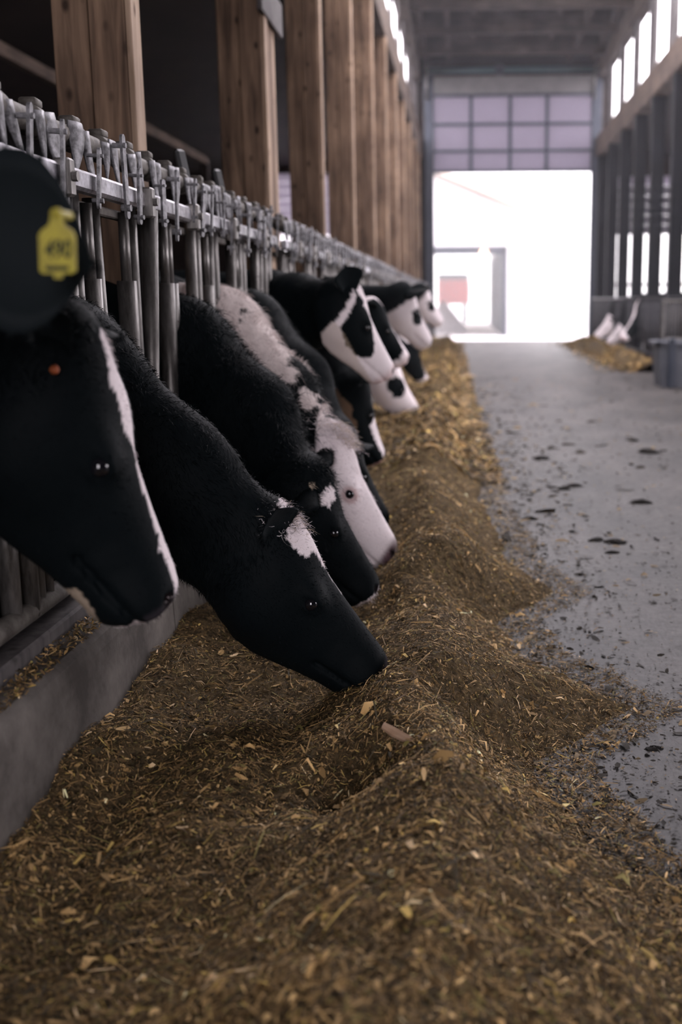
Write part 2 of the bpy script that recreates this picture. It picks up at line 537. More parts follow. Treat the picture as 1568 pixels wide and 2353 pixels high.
left_y = [3.75, 6.28, 8.74, 11.22, 13.82, 16.3, 18.8, 21.3, 23.8, 26.3, 28.6]
vis = [y for y in left_y if y > 3]
for y in left_y:
    if y > 3:
        lab = '%s timber post behind the left feed barrier, counting from the camera' % ordn[vis.index(y)]
    else:
        lab = 'timber post of the left row standing behind the viewer'
    if 0 < y < 3:
        continue
    p = timber_post(XL, y, 0.12, 'left', lab)
    if abs(y - 6.28) < 0.01:
        # companion stud and short board nailed to the second post
        MB().box(XL - 0.12, XL - 0.002, 6.66, 6.74, 0.36, 4.76, bev=0.003).build('stud', 'wood_lit', p)
        MB().box(XL - 0.11, XL + 0.0, 6.42, 6.65, 0.36, 4.7, bev=0.003).build('filler_board', 'wood', p)
        MB().box(XL + 0.002, XL + 0.032, 6.18, 6.86, 2.63, 2.82, bev=0.004).build('cleat_board', 'wood_grey', p)

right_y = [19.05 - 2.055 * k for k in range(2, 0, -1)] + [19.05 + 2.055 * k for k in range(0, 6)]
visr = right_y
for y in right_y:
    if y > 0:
        lab = '%s of the shade-toned timber posts visible along the right side, counting toward the far door' % ordn[visr.index(y)]
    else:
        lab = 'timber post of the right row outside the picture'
    p = timber_post(XR, y, 0.20, 'right', lab, strip=False, wood='wood_unlit')

# longitudinal rail far back in the left bay
pu = empty('purlin_frame', (-5, 14.5, 0), 'brown beam on dark uprights deep in the left bay', 'beam')
MB().box(-5.05, -4.95, 4.0, 22.0, 3.72, 3.86, bev=0.006).build('purlin', 'wood_y', pu)
for y in (6.0, 14.4, 21.8):
    MB().box(-5.07, -4.93, y, y + 0.14, 0, 3.72, bev=0.006).build('upright', 'dark_wood', pu)

# crossbeams with hangers under the ceiling
cb = [24.0, 26.15, 28.3]
cbl = {24.0: 'foremost of the dark crossbeams in view under the ceiling', 26.15: 'middle dark crossbeam between the ceiling joists and far door', 28.3: 'dark crossbeam closest to the far overhead door'}
for y in cb:
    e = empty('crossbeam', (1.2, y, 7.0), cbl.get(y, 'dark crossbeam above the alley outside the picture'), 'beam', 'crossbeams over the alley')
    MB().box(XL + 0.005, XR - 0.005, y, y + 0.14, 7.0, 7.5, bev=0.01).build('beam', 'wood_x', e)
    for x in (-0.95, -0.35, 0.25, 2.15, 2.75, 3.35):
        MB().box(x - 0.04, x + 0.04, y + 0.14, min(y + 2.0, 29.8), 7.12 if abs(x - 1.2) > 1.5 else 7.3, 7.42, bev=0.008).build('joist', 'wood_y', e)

# ------------------------------------------------------------------ overhead door, half open
od = empty('overhead_door', (1.2, Y_END - 0.2, 0), 'tall overhead door rolled half up at the far end of the alley', 'door')
yd = Y_END - 0.16
MB().box(-0.97, 3.45, yd, yd + 0.06, 6.35, 6.80, bev=0.01).build('top_panel', 'door_grey', od)
for k in range(5):
    MB().box(-0.97, 3.45, yd - 0.012, yd + 0.002, 6.40 + k * 0.08, 6.43 + k * 0.08, bev=0.003).build('rib', 'door_grey', od)
zr = [4.42, 4.93, 5.60, 6.32]
xc = [-0.95, 0.22, 1.24, 2.2, 3.40]
for z in zr:
    MB().box(-0.97, 3.45, yd - 0.01, yd + 0.06, z - 0.03, z + 0.045, bev=0.006).build('door_rail', 'blue_steel', od)
for x in xc:
    MB().box(x - 0.045, x + 0.045, yd - 0.014, yd + 0.058, 4.40, 6.36, bev=0.006).build('door_stile', 'blue_steel', od)
for i in range(4):
    for j in range(3):
        MB().box(xc[i] + 0.045, xc[i + 1] - 0.045, yd + 0.02, yd + 0.03, zr[j] + 0.045, zr[j + 1] - 0.03).build('pane', 'pane', od)
MB().tube([(-1.0, yd - 0.12, 6.92), (3.5, yd - 0.12, 6.92)], 0.07, 14).build('lift_shaft', 'teal', od, True)
MB().tube([(0.85, yd - 0.12, 6.92), (1.05, yd - 0.12, 6.92)], 0.13, 14).build('shaft_drum', 'blue_steel', od, True)
for x in (-1.0, 3.38):
    MB().box(x, x + 0.24, yd - 0.03, yd + 0.15, 0, 7.0, bev=0.01).build('door_jamb', 'blue_steel', od)
# curved track ends
for x in (-0.93, 3.40):
    MB().tube([(x, yd - 0.06, 6.2), (x, yd - 0.09, 6.6), (x, yd - 0.25, 6.85), (x, yd - 0.6, 6.95)], 0.03, 8).build('track', 'galv', od, True)

# ------------------------------------------------------------------ yard beyond the door
ob = empty('outbuilding', (0.2, 36, 0), 'white outbuilding with open doorway seen through the far door', 'building')
q = MB()
q.box(-9, -0.98, 36, 36.2, -0.05, 3.6)
q.box(1.36, 2.3, 36, 36.2, -0.05, 3.6)
q.box(-0.98, 1.36, 36, 36.2, 2.72, 3.6)
q.build('front_wall', 'white_wall', ob)
MB().prism([(-9, 3.6), (2.3, 3.6), (-3.3, 5.9)], 1, 36, 36.15).build('gable', 'white_wall', ob)
MB().prism([(2.7, 3.62), (2.75, 3.72), (-3.3, 6.2), (-3.3, 6.08)], 1, 35.6, 55).build('roof_slope', 'tan', ob)
MB().prism([(-9.2, 3.62), (-3.3, 6.08), (-3.3, 6.2), (-9.3, 3.72)], 1, 35.6, 55).build('roof_slope', 'tan', ob)
MB().box(1.36, 1.5, 36.2, 55, -0.05, 3.5).build('inner_wall', 'white_wall', ob)
for k in range(7):
    MB().box(1.30, 1.36, 36.4 + k * 2.6, 36.4 + k * 2.6 + 1.1, -0.05, 2.9).build('wall_rib', 'blue_steel', ob)
for (a, c2, z0, z1) in ((-1.06, -0.93, -0.05, 2.80), (1.30, 1.43, -0.05, 2.80)):
    MB().box(a, c2, 35.95, 36.1, z0, z1, bev=0.01).build('door_jamb', 'blue_steel', ob)
MB().box(-1.06, 1.43, 35.95, 36.1, 2.55, 2.80, bev=0.01).build('lintel', 'blue_steel', ob)
lamp = MB()
lamp.tube([(0.68, 35.9, 2.60), (0.68, 35.75, 2.60)], [0.13, 0.09], 14)
M_['lamp'] = bpy.data.materials.new('lit_yard_lamp')
M_['lamp'].use_nodes = True
_b = M_['lamp'].node_tree.nodes['Principled BSDF']
_b.inputs['Base Color'].default_value = (0.9, 0.6, 0.4, 1)
_b.inputs['Emission Color'].default_value = (1.0, 0.5, 0.3, 1)
_b.inputs['Emission Strength'].default_value = 0.7
tag(lamp.build('yard_lamp', 'lamp', None, True), 'round orange lamp above the outbuilding doorway', 'lamp')
mc = empty('machine', (-0.45, 58, 0), 'red farm machine parked beyond the outbuilding doorway', 'machine')
MB().box(-1.3, 0.35, 57, 59.5, 0.9, 2.1, bev=0.06).build('body', 'red', mc)
MB().box(-1.3, 0.3, 57.1, 59.4, 2.1, 2.45, bev=0.05).build('roof', 'blue_steel', mc)
for x in (-1.0, 0.1):
    MB().tube([(x - 0.12, 57.2, 0.45), (x + 0.12, 57.2, 0.45)], 0.5, 16).build('wheel', 'rubber', mc, True)
sp = []
# snow heap in front of the machine
gx = np.linspace(-1, 1, 25)
XX, YY = np.meshgrid(gx, gx, indexing='ij')
rr = np.sqrt(XX ** 2 + YY ** 2)
ZZ = np.clip(1 - rr, 0, 1) ** 0.8
V = np.stack([-0.75 + XX * 0.95, 40 + YY * 1.2, -0.06 + ZZ * (1.15 + 0.15 * fnoise(np.stack([XX, YY, YY], -1), 4))], -1).reshape(-1, 3)
idx = np.arange(625).reshape(25, 25)
Fq = np.stack([idx[:-1, :-1], idx[1:, :-1], idx[1:, 1:], idx[:-1, 1:]], -1).reshape(-1, 4)
tag(obj('snow_heap', np_mesh('snow_heap', V, Fq), 'snow'), 'white snow heap in the yard beyond the left cows', 'snow')
fp = empty('yard_fence', (2.6, 33.5, 0), 'thin wire fence standing in the bright snowy yard', 'fence')
for x in (2.7, 6.0, 9.3):
    MB().tube([(x, 34, -0.05), (x, 34, 1.0)], 0.03, 8).build('post', 'wood_grey', fp)
for z in (0.3, 0.6, 0.9):
    MB().tube([(2.7, 34, z), (9.3, 34, z)], 0.008, 6).build('wire', 'galv', fp)

# ------------------------------------------------------------------ headlock barrier
COW_Y = [1.5, 2.05, 2.55, 3.78, 4.45, 4.98, 5.68, 6.55, 7.3, 8.7, 9.5, 11.1, 13.1]
XB = -0.96


def shared(name, build, m, smooth=True):
    me = build.mesh(name)
    me.materials.append(M_[m])
    if smooth:
        me.polygons.foreach_set('use_smooth', [True] * len(me.polygons))
    return me


def place(me, name, loc, parent, rot=None, scale=None):
    o = bpy.data.objects.new(name, me)
    C.objects.link(o)
    o.parent = parent
    o.matrix_parent_inverse = parent.matrix_basis.inverted()
    o.location = loc
    if rot:
        o.rotation_euler = rot
    if scale:
        o.scale = scale
    return o


ME_tube = shared('tube', MB().tube([(0, 0, 0), (0, 0, 0.2), (0, 0, 0.95)], 0.022, 12), 'galv')
ME_fat = shared('tube_sleeve', MB().tube([(0, 0, 0), (0, 0, 0.3), (0, 0, 0.74)], 0.029, 12).tube([(0, 0, 0.74), (0, 0, 0.93)], 0.015, 10), 'galv')
_l = []
for k in range(9):
    a = math.pi * k / 8
    _l.append((0.010 * math.cos(a), 0.085 + 0.010 * math.sin(a)))
for k in range(9):
    a = math.pi + math.pi * k / 8
    _l.append((0.010 * math.cos(a), -0.085 + 0.010 * math.sin(a)))
_lk = MB().prism(_l, 0, -0.004, 0.004)
_lk.tube([(-0.016, 0, -0.07), (0.012, 0, -0.07)], 0.008, 8)
_lk.tube([(-0.03, 0, 0.07), (0.010, 0, 0.07)], 0.006, 8)
ME_link = shared('latch_link', _lk, 'fin', False)


def fin_mesh(w, l, lean):
    """dusty hanging plate: broad at the pipe, pointed below, slightly dished"""
    n = 7
    v, f = [], []
    for i in range(n):
        t = i / (n - 1)
        hw = w * (1 - t ** 1.4) * (0.75 + 0.5 * t * (1 - t) * 2) + 0.0012
        for j, u in enumerate((-1, -0.35, 0.35, 1)):
            v.append((0.030 + 0.014 * t + 0.010 * (1 - u * u) * (1 - t), u * hw + lean * t * t, 0.012 - l * t))
    m = len(v)
    v += [(x - 0.005, y, z) for (x, y, z) in v]
    for i in range(n - 1):
        for j in range(3):
            a = i * 4 + j
            f.append((a, a + 1, a + 5, a + 4))
            f.append((m + a, m + a + 4, m + a + 5, m + a + 1))
        for j in (0, 3):
            a = i * 4 + j
            q = (a, a + 4, m + a + 4, m + a)
            f.append(q if j == 0 else q[::-1])
    f.append((0, m, m + 1, 1)); f.append((1, m + 1, m + 2, 2)); f.append((2, m + 2, m + 3, 3))
    b = MB()
    b.add(v, f)
    return b


ME_fin = [shared('latch_plate', fin_mesh(0.032, 0.15, 0.014), 'fin'), shared('latch_plate', fin_mesh(0.026, 0.125, -0.02), 'fin'), shared('latch_plate', fin_mesh(0.021, 0.165, 0.022), 'fin')]
ME_clamp = shared('clamp', MB().tube([(0, -0.03, 0), (0, 0.03, 0)], 0.036, 12).box(-0.02, 0.02, -0.02, 0.03, 0.03, 0.05, bev=0.004), 'rusty')
ME_block = shared('rail_bracket', MB().box(-0.012, 0.030, -0.02, 0.02, -0.045, 0.04, bev=0.005).tube([(0.03, 0, 0.0), (0.042, 0, 0.0)], 0.012, 8), 'galv', False)


def panel(y0, y1, label, tubes, dense=True, x=XB, fins=True):
    p = empty('headlock_panel', (x, y0, 0.38), label, 'barrier', 'headlock panels of the left barrier')
    MB().tube([(x - 0.01, y0, 1.505), (x - 0.01, (y0 + y1) / 2, 1.50), (x - 0.01, y1, 1.495)], 0.027, 14).build('top_pipe', 'rusty', p, True)
    MB().box(x + 0.005, x + 0.045, y0, y1, 1.365, 1.415, bev=0.008).build('lock_rail', 'galv_bright', p)
    MB().box(x - 0.04, x - 0.015, y0, y1, 1.33, 1.355, bev=0.004).build('back_rail', 'rusty', p)
    MB().tube([(x, y0, 0.43), (x, y1, 0.43)], 0.024, 12).build('bottom_pipe', 'rusty', p, True)
    for i, (ty, kind, lean) in enumerate(tubes):
        place(ME_fat if kind else ME_tube, 'tube', (x - 0.005, ty, 0.42), p, rot=(lean, 0, rng.uniform(0, 6)))
    if dense:
        y = y0 + 0.1
        while y < y1 - 0.05:
            place(ME_link, 'latch_link', (x + 0.055, y, 1.405 + rng.uniform(-0.025, 0.035)), p, rot=(rng.uniform(-0.14, 0.14), 0.05, rng.uniform(-0.3, 0.3)), scale=(1, rng.uniform(0.8, 1.3), rng.uniform(0.72, 1.15)))
            y += rng.uniform(0.11, 0.26)
        y = y0 + 0.4
        while y < y1 - 0.1:
            place(ME_block, 'rail_bracket', (x + 0.035, y, 1.385), p)
            y += rng.uniform(0.5, 0.75)
    if fins:
        y = y0 + 0.08
        while y < y1 - 0.08:
            place(ME_clamp, 'clamp', (x - 0.01, y, 1.50), p, rot=(0, 0, rng.uniform(-0.1, 0.1)))
            for k in range(2):
                place(ME_fin[int(rng.integers(3))], 'latch_plate', (x - 0.01, y + (k - 0.5) * 0.058, 1.50 + rng.uniform(0.0, 0.025)), p,
                      rot=(rng.uniform(-0.15, 0.15), 0, rng.uniform(-0.2, 0.2)), scale=(1, rng.uniform(0.9, 1.6), rng.uniform(0.75, 1.15)))
            y += rng.uniform(0.17, 0.27)
    return p


def clear(ty):
    return min(abs(ty - c) for c in COW_Y) > 0.145


tA = [(y, 0, 0) for y in (-0.8, -0.55, -0.3, 0.0, 0.3, 0.34, 0.6, 0.9, 0.94, 1.33, 1.68, 1.73, 1.88, 2.22)]
tA += [(2.30, 1, 0), (2.355, 0, 0), (2.405, 0, 0.01), (2.70, 0, 0), (2.745, 0, 0), (2.86, 1, 0), (2.955, 0, 0.02), (3.17, 1, 0), (3.225, 0, 0.0),
       (3.30, 0, -0.05), (3.375, 0, 0.0), (3.585, 1, 0), (3.635, 1, 0), (3.935, 0, 0), (4.00, 0, 0), (4.16, 1, 0), (4.21, 0, 0), (4.29, 0, 0.02),
       (4.615, 0, 0), (4.70, 1, 0), (4.75, 0, 0), (4.83, 0, 0), (5.135, 0, 0), (5.19, 1, 0), (5.24, 0, 0), (5.36, 0, 0), (5.43, 1, 0), (5.48, 0, 0)]
pA = panel(-1.0, 5.55, 'nearest steel headlock panel, running beside the first cows', tA)
# black paddles standing on the top pipe
ME_pad = shared('black_paddle', MB().box(-0.012, 0.012, -0.028, 0.028, -0.02, 0.115, bev=0.010), 'rubber', False)
for y, a in ((4.02, 0.10), (4.62, 0.12), (1.9, 0.1)):
    place(ME_pad, 'paddle', (XB - 0.03, y, 1.52), pA, rot=(a, -0.15, -0.35))


def auto_tubes(y0, y1, st):
    out = []
    y = y0 + 0.06
    i = 0
    while y < y1 - 0.04:
        if clear(y):
            out.append((y, i % 2, 0))
        y += st * rng.uniform(0.8, 1.2)
        i += 1
    return out


panel(5.83, 10.6, 'second steel headlock panel along the left barrier', auto_tubes(5.83, 10.6, 0.13))
panel(10.75, 15.6, 'third steel headlock panel along the left barrier', auto_tubes(10.75, 15.6, 0.15))
panel(15.75, 22.4, 'fourth steel headlock panel along the left barrier', auto_tubes(15.75, 22.4, 0.18), fins=False)
panel(22.55, 29.4, 'headlock panel of the left barrier closest to the far door', auto_tubes(22.55, 29.4, 0.2), fins=False)

# right-hand barrier far down the alley
pr = empty('stall_railing', (3.42, 22, 0), 'upright bar railing along the far right side', 'railing')
for z in (0.12, 1.12):
    MB().tube([(3.42, 16.5, z), (3.42, 29.4, z)], 0.024, 10).build('rail', 'dark_steel', pr, True)
ME_rbar = shared('upright_bar', MB().tube([(0, 0, 0), (0, 0, 1.0)], 0.017, 8), 'dark_steel')
y = 16.6
while y < 29.3:
    if min(abs(y - c) for c in (21.9, 23.6, 25.4)) > 0.2:
        place(ME_rbar, 'upright_bar', (3.42, y, 0.12), pr)
    y += 0.30
# mesh gate and grey trough
gt = empty('mesh_gate', (2.7, 14.6, 0.55), 'wire mesh gate at the right edge above the grey trough', 'gate')
for z in (0.56, 1.05):
    MB().box(2.62, 3.6, 14.6, 14.64, z, z + 0.04, bev=0.006).build('rail', 'galv', gt)
for x in (2.62, 3.1, 3.56):
    MB().box(x, x + 0.04, 14.6, 14.64, 0.0, 1.07, bev=0.006).build('stile', 'galv', gt)
ME_w = shared('mesh_wire', MB().tube([(0, 0, 0), (0, 0, 0.48)], 0.006, 6), 'rusty')
for k in range(22):
    place(ME_w, 'mesh_wire', (2.66 + k * 0.042, 14.62, 0.58), gt)
tr = empty('trough', (2.75, 14.2, 0), 'grey plastic water trough standing at the right edge', 'trough')
q = MB()
q.prism([(2.52, 0.0), (3.3, 0.0), (3.36, 0.55), (2.46, 0.55)], 1, 13.9, 14.45)
q.build('tub', 'plastic_grey', tr)
MB().box(2.43, 3.39, 13.87, 13.95, 0.52, 0.58, bev=0.01).box(2.43, 3.39, 14.40, 14.48, 0.52, 0.58, bev=0.01).box(2.43, 2.5, 13.87, 14.48, 0.52, 0.58, bev=0.01).build('rim', 'plastic_grey', tr)
MB().box(2.58, 2.66, 13.80, 13.9, 0.0, 0.62, bev=0.01).build('support', 'blue_steel', tr)

# ------------------------------------------------------------------ feed heap
_ey = [-3, 1.2, 1.9, 2.06, 2.48, 2.85, 2.98, 3.3, 3.6, 3.85, 4.05, 4.5, 5.0, 6, 9, 12, 16.5, 29.5]
_ex = [0.55, 0.62, 0.44, 0.30, 0.21, 0.52, 0.42, 0.26, 0.17, 0.30, 0.39, 0.28, 0.24, 0.17, 0.10, 0.06, 0.0, -0.1]


def feed_edge(Y):
    p = np.stack([Y * 0, Y, Y * 0], -1)
    return np.interp(Y, _ey, _ex) + 0.035 * fnoise(p, 9.0, 3, 3)


def feed_h(X, Y):
    X = np.asarray(X, float)
    Y = np.asarray(Y, float)
    e = feed_edge(Y)
    t = np.clip((e - X) / 0.42, 0, 1)
    env = t * t * (3 - 2 * t)
    p = np.stack([X, Y * 0.8, 0 * X], -1)
    xr = np.interp(Y, [1.2, 2.1, 3.0, 4.6, 8, 16], [-0.05, -0.06, -0.07, -0.13, -0.2, -0.25])
    ridge = 0.105 * np.exp(-((X - xr) / 0.2) ** 2) * (1 + 0.5 * fnoise(p, 5, 2, 5))
    h = 0.115 + ridge + 0.034 * fnoise(p, 7, 3, 1) + 0.018 * fnoise(p, 22, 3, 2)
    far = np.clip((Y - 6) / 6, 0, 1)
    h = h + far * 0.06 * fnoise(p, 3.0, 2, 6)
    # hollows nosed out by the cows
    for (cx, cy, r, d) in ((-0.25, 2.11, 0.12, 0.095), (-0.40, 2.40, 0.20, 0.03), (-0.35, 3.40, 0.18, 0.04), (-0.33, 3.95, 0.16, 0.03), (-0.55, 1.5, 0.25, 0.03), (-0.5, 6.2, 0.3, 0.04)):
        h = h - d * np.exp(-(((X - cx) / r) ** 2 + ((Y - cy) / (r * 1.1)) ** 2))
    h = h + 0.03 * np.exp(-((X + 0.85) / 0.12) ** 2)
    return env * np.maximum(h, 0.02) - 0.006


yy = np.concatenate([np.arange(-2.5, 1.0, 0.06), np.arange(1.0, 5.0, 0.014), np.geomspace(5.0, 29.5, 260)])
xx = np.linspace(-0.852, 0.75, 116)
GX, GY = np.meshgrid(xx, yy, indexing='ij')
GZ = feed_h(GX, GY)
V = np.stack([GX, GY, GZ], -1).reshape(-1, 3)
nx, ny = GX.shape
idx = np.arange(nx * ny).reshape(nx, ny)
Fq = np.stack([idx[:-1, :-1], idx[1:, :-1], idx[1:, 1:], idx[:-1, 1:]], -1).reshape(-1, 4)
keep = (GZ.reshape(-1)[Fq] > -0.0055).any(1)
feed = obj('feed_heap', np_mesh('feed_heap', V, Fq[keep]), 'feed')
tag(feed, 'long heap of brown chopped silage lying along the left curb', 'feed', kind='stuff')

PAL = 1.45 * np.array([1.08, 1.0, 0.88]) * np.array([[0.035, 0.028, 0.014], [0.075, 0.05, 0.024], [0.13, 0.088, 0.04], [0.20, 0.135, 0.06], [0.30, 0.205, 0.095], [0.42, 0.30, 0.15], [0.36, 0.27, 0.09], [0.55, 0.43, 0.28], [0.16, 0.14, 0.05]])
PW = np.array([0.24, 0.24, 0.18, 0.13, 0.09, 0.05, 0.03, 0.015, 0.06])
PW = PW / PW.sum()


def scatter(name, X, Y, Z, length, width, tilt, cols, nrm=None, bend=0.2):
    """many small curved slivers (5 points, 3 faces as tris)"""
    n = len(X)
    a = rng.uniform(0, 2 * np.pi, n)
    el = rng.normal(0, 1, n) * tilt
    d = np.stack([np.cos(a) * np.cos(el), np.sin(a) * np.cos(el), np.sin(el)], 1)
    if nrm is not None:
        d = d - nrm * (d * nrm).sum(1, keepdims=True) * 0.85
        d /= np.linalg.norm(d, axis=1, keepdims=True)
    up = np.stack([rng.normal(0, 0.45, n), rng.normal(0, 0.45, n), np.ones(n)], 1)
    s = np.cross(d, up)
    s /= np.linalg.norm(s, axis=1, keepdims=True) + 1e-9
    nn = np.cross(s, d)
    c = np.stack([X, Y, Z], 1)
    L = length[:, None] / 2
    W = width[:, None] / 2
    bz = (rng.normal(0, bend, n) * length)[:, None]
    v = np.stack([c - d * L - s * W * 0.6, c - d * L + s * W * 0.6, c + nn * bz + s * W, c + nn * bz - s * W, c + d * L + s * W * 0.35, c + d * L - s * W * 0.35], 1).reshape(-1, 3)
    b0 = np.arange(n)[:, None] * 6
    f = np.concatenate([b0 + np.array([[0, 1, 2, 3]]), b0 + np.array([[3, 2, 4, 5]])], 0)
    return np_mesh(name, v, f, np.repeat(cols, 6, axis=0), smooth=False)


def feed_points(n, y0, y1, power, xlo=-0.85, over=0.10):
    u = rng.uniform(0, 1, n)
    k = 1 - power
    Y = (y0 ** k + u * (y1 ** k - y0 ** k)) ** (1 / k)
    e = feed_edge(Y)
    X = xlo + rng.uniform(0, 1, n) * (e + over - xlo)
    return X, Y


def nrm_at(X, Y):
    d = 0.006
    gx = (feed_h(X + d, Y) - feed_h(X - d, Y)) / (2 * d)
    gy = (feed_h(X, Y + d) - feed_h(X, Y - d)) / (2 * d)
    n = np.stack([-gx, -gy, np.ones_like(gx)], 1)
    return n / np.linalg.norm(n, axis=1, keepdims=True)


def forage(name, n, y0, y1, power, lmean, wmean, lift, tilt, bend=0.15, pw=PW, bright=1.0):
    X, Y = feed_points(n, y0, y1, power)
    Z = np.maximum(feed_h(X, Y), 0.0) + rng.uniform(-0.002, lift, n)
    l = lmean * rng.lognormal(0, 0.5, n)
    w = wmean * rng.lognormal(0, 0.45, n)
    c = PAL[rng.choice(len(PAL), n, p=pw)] * rng.uniform(0.7, 1.25, (n, 1)) * bright
    c = c * (1 + 0.38 * fnoise(np.stack([X, Y, Y * 0], -1), 6, 3, 4))[:, None]
    o = obj(name, scatter(name, X, Y, Z, l, np.minimum(w, l * 0.8), tilt, np.clip(c, 0, 1), nrm_at(X, Y), bend), 'straw', feed)
    o['kind'] = 'stuff'
    return o


forage('chopped_forage', 190000, 1.05, 7.0, 1.6, 0.0095, 0.0021, 0.011, 0.5)
forage('forage_stalks', 15000, 1.05, 9.0, 1.5, 0.034, 0.0022, 0.014, 0.3, 0.06, bright=1.1)
pw2 = np.array([0.02, 0.06, 0.14, 0.22, 0.24, 0.14, 0.08, 0.06, 0.04])
forage('husk_flakes', 2600, 1.05, 7.0, 1.5, 0.018, 0.009, 0.012, 0.4, 0.25, pw=pw2 / pw2.sum(), bright=1.25)
forage('far_forage', 24000, 6.5, 29.0, 1.1, 0.045, 0.011, 0.03, 0.5)
# spill on the curb top
n = 5000
X = rng.uniform(-0.918, -0.862, n)
Y = rng.uniform(1.2, 7, n)
Z = 0.345 + rng.uniform(0, 0.014, n)
c = PAL[rng.choice(len(PAL), n, p=PW)] * rng.uniform(0.7, 1.3, (n, 1))
o = obj('curb_spill', scatter('curb_spill', X, Y, Z, 0.012 * rng.lognormal(0, 0.4, n), 0.004 * rng.lognormal(0, 0.4, n), 0.4, np.clip(c, 0, 1)), 'straw', feed)
o['kind'] = 'stuff'

# crumbs on the alley floor
n = 16000
Y = (1.2 ** -0.3 + rng.uniform(0, 1, n) * (16 ** -0.3 - 1.2 ** -0.3)) ** (1 / -0.3)
X = feed_edge(Y) - 0.05 + np.where(rng.uniform(0, 1, n) < 0.6, rng.exponential(0.22, n), rng.uniform(0, 3.0, n))
ok = X < 3.3
X, Y = X[ok], Y[ok]
n = len(X)
c = np.where(rng.uniform(0, 1, (n, 1)) < 0.75, np.array([[0.03, 0.025, 0.018]]), np.array([[0.22, 0.16, 0.09]])) * rng.uniform(0.6, 1.4, (n, 1))
w = np.where(rng.uniform(0, 1, n) < 0.9, 0.0035, 0.010) * rng.lognormal(0, 0.4, n) * np.clip(Y / 3.5, 1, 2.2)
crumbs = obj('floor_crumbs', scatter('floor_crumbs', X, Y, 0.003 + rng.uniform(0, 0.003, n), w * rng.uniform(1.2, 3.2, n), w, 0.08, c, None, 0.1), 'straw')
tag(crumbs, 'feed crumbs strewn over the grey concrete alley', 'crumbs', kind='stuff')

# right-hand feed strip, far away
n = 9000
Y = rng.uniform(16.8, 28.5, n)
hx = rng.normal(0, 0.28, n)
hh = np.clip(0.30 - 0.85 * np.abs(hx), 0, 1) * (0.7 + 0.5 * fnoise(np.stack([Y, Y * 0, Y * 0], -1), 1.6, 2, 9))
gx = np.linspace(-0.5, 0.42, 14)
gy = np.linspace(16.8, 28.6, 90)
A, B = np.meshgrid(gx, gy, indexing='ij')
Hh = np.clip(0.30 - 0.8 * np.abs(A), 0, 1) * (0.75 + 0.45 * fnoise(np.stack([B, A * 3, A * 0], -1), 1.6, 2, 9))
V = np.stack([2.95 + A, B, Hh - 0.005], -1).reshape(-1, 3)
idx = np.arange(14 * 90).reshape(14, 90)
Fq = np.stack([idx[:-1, :-1], idx[1:, :-1], idx[1:, 1:], idx[:-1, 1:]], -1).reshape(-1, 4)
feed2 = obj('feed_heap', np_mesh('feed_heap_far', V, Fq), 'feed')
tag(feed2, 'small distant feed heap in front of the right-hand cows', 'feed', kind='stuff')
c = PAL[rng.choice(len(PAL), n, p=PW)]
o = obj('far_forage', scatter('far_forage_right', 2.95 + hx, Y, np.maximum(hh, 0) + 0.01, 0.06 * rng.lognormal(0, 0.4, n), 0.02 * rng.lognormal(0, 0.4, n), 0.5, c), 'straw', feed2)
o['kind'] = 'stuff'

# split stick on the ridge
stk = MB()
_p = [(-0.172, 2.20, 0.206), (-0.150, 2.19, 0.196), (-0.125, 2.185, 0.184), (-0.105, 2.18, 0.175), (-0.090, 2.175, 0.160)]
stk.tube(_p, [0.009, 0.012, 0.011, 0.010, 0.008], 7, flat=(1, 0.6))
st_o = stk.build('split_stick', 'stick')
tag(st_o, 'pale split stick lying across the hollow in the feed heap', 'stick')
s2 = MB().tube([(-0.245, 3.86, 0.115), (-0.238, 3.87, 0.155), (-0.232, 3.88, 0.192)], [0.004, 0.0035, 0.002], 6)
tag(s2.build('straw_stalk', 'stick'), 'thin pale stalk poking up below the white cow nose', 'stalk')
# dark clumps on the concrete
CL = [(0.62, 4.95, 0.024), (0.70, 4.90, 0.030), (0.66, 4.70, 0.018), (0.60, 6.35, 0.030), (0.67, 6.45, 0.026), (0.98, 5.9, 0.034), (0.475, 2.56, 0.014), (0.86, 3.62, 0.024), (0.92, 3.5, 0.030), (0.34, 5.45, 0.024), (0.55, 7.6, 0.034), (1.35, 7.9, 0.05)]
CLL = ['long dark clump on the concrete, right of the feed heap', 'second half of the long dark clump on the concrete', 'small dark crumb clump just in front of the long clump', 'dark clump in the middle of the alley, left of a pair', 'dark clump in the middle of the alley, right of a pair', 'flat dark clump at the right edge of the picture, farther one', 'small dark clump on the concrete nearest the camera', 'dark clump at the right picture edge, left of two', 'dark clump at the right picture edge, right of two', 'dark clump close beside the edge of the feed heap', 'dim clump far down the middle of the alley', 'broad dark clump far down the right of the alley']
for (x, y, r), lb in zip(CL, CLL):
    m_, n_ = 9, 14
    v, f = [], []
    for i in range(m_):
        t = math.pi / 2 * i / (m_ - 1)
        for j in range(n_):
            a = 2 * math.pi * j / n_
            k = 1 + 0.28 * math.sin(2 * a + x * 40) + 0.2 * math.sin(5 * a + y * 9 + i) + 0.16 * math.sin(9 * a + x * 77 + i * 2)
            v.append((x + r * 1.5 * k * math.cos(t) * math.cos(a), y + r * 0.9 * k * math.cos(t) * math.sin(a), -0.001 + r * 0.62 * math.sin(t) * (1 + 0.25 * math.sin(4 * a + x * 30))))
    for i in range(m_ - 1):
        for j in range(n_):
            f.append((i * n_ + j, i * n_ + (j + 1) % n_, (i + 1) * n_ + (j + 1) % n_, (i + 1) * n_ + j))
    bb = MB()
    bb.add(v, f)
    tag(bb.build('dark_clump', 'clump', None, True), lb, 'clump', 'dark clumps on the concrete')

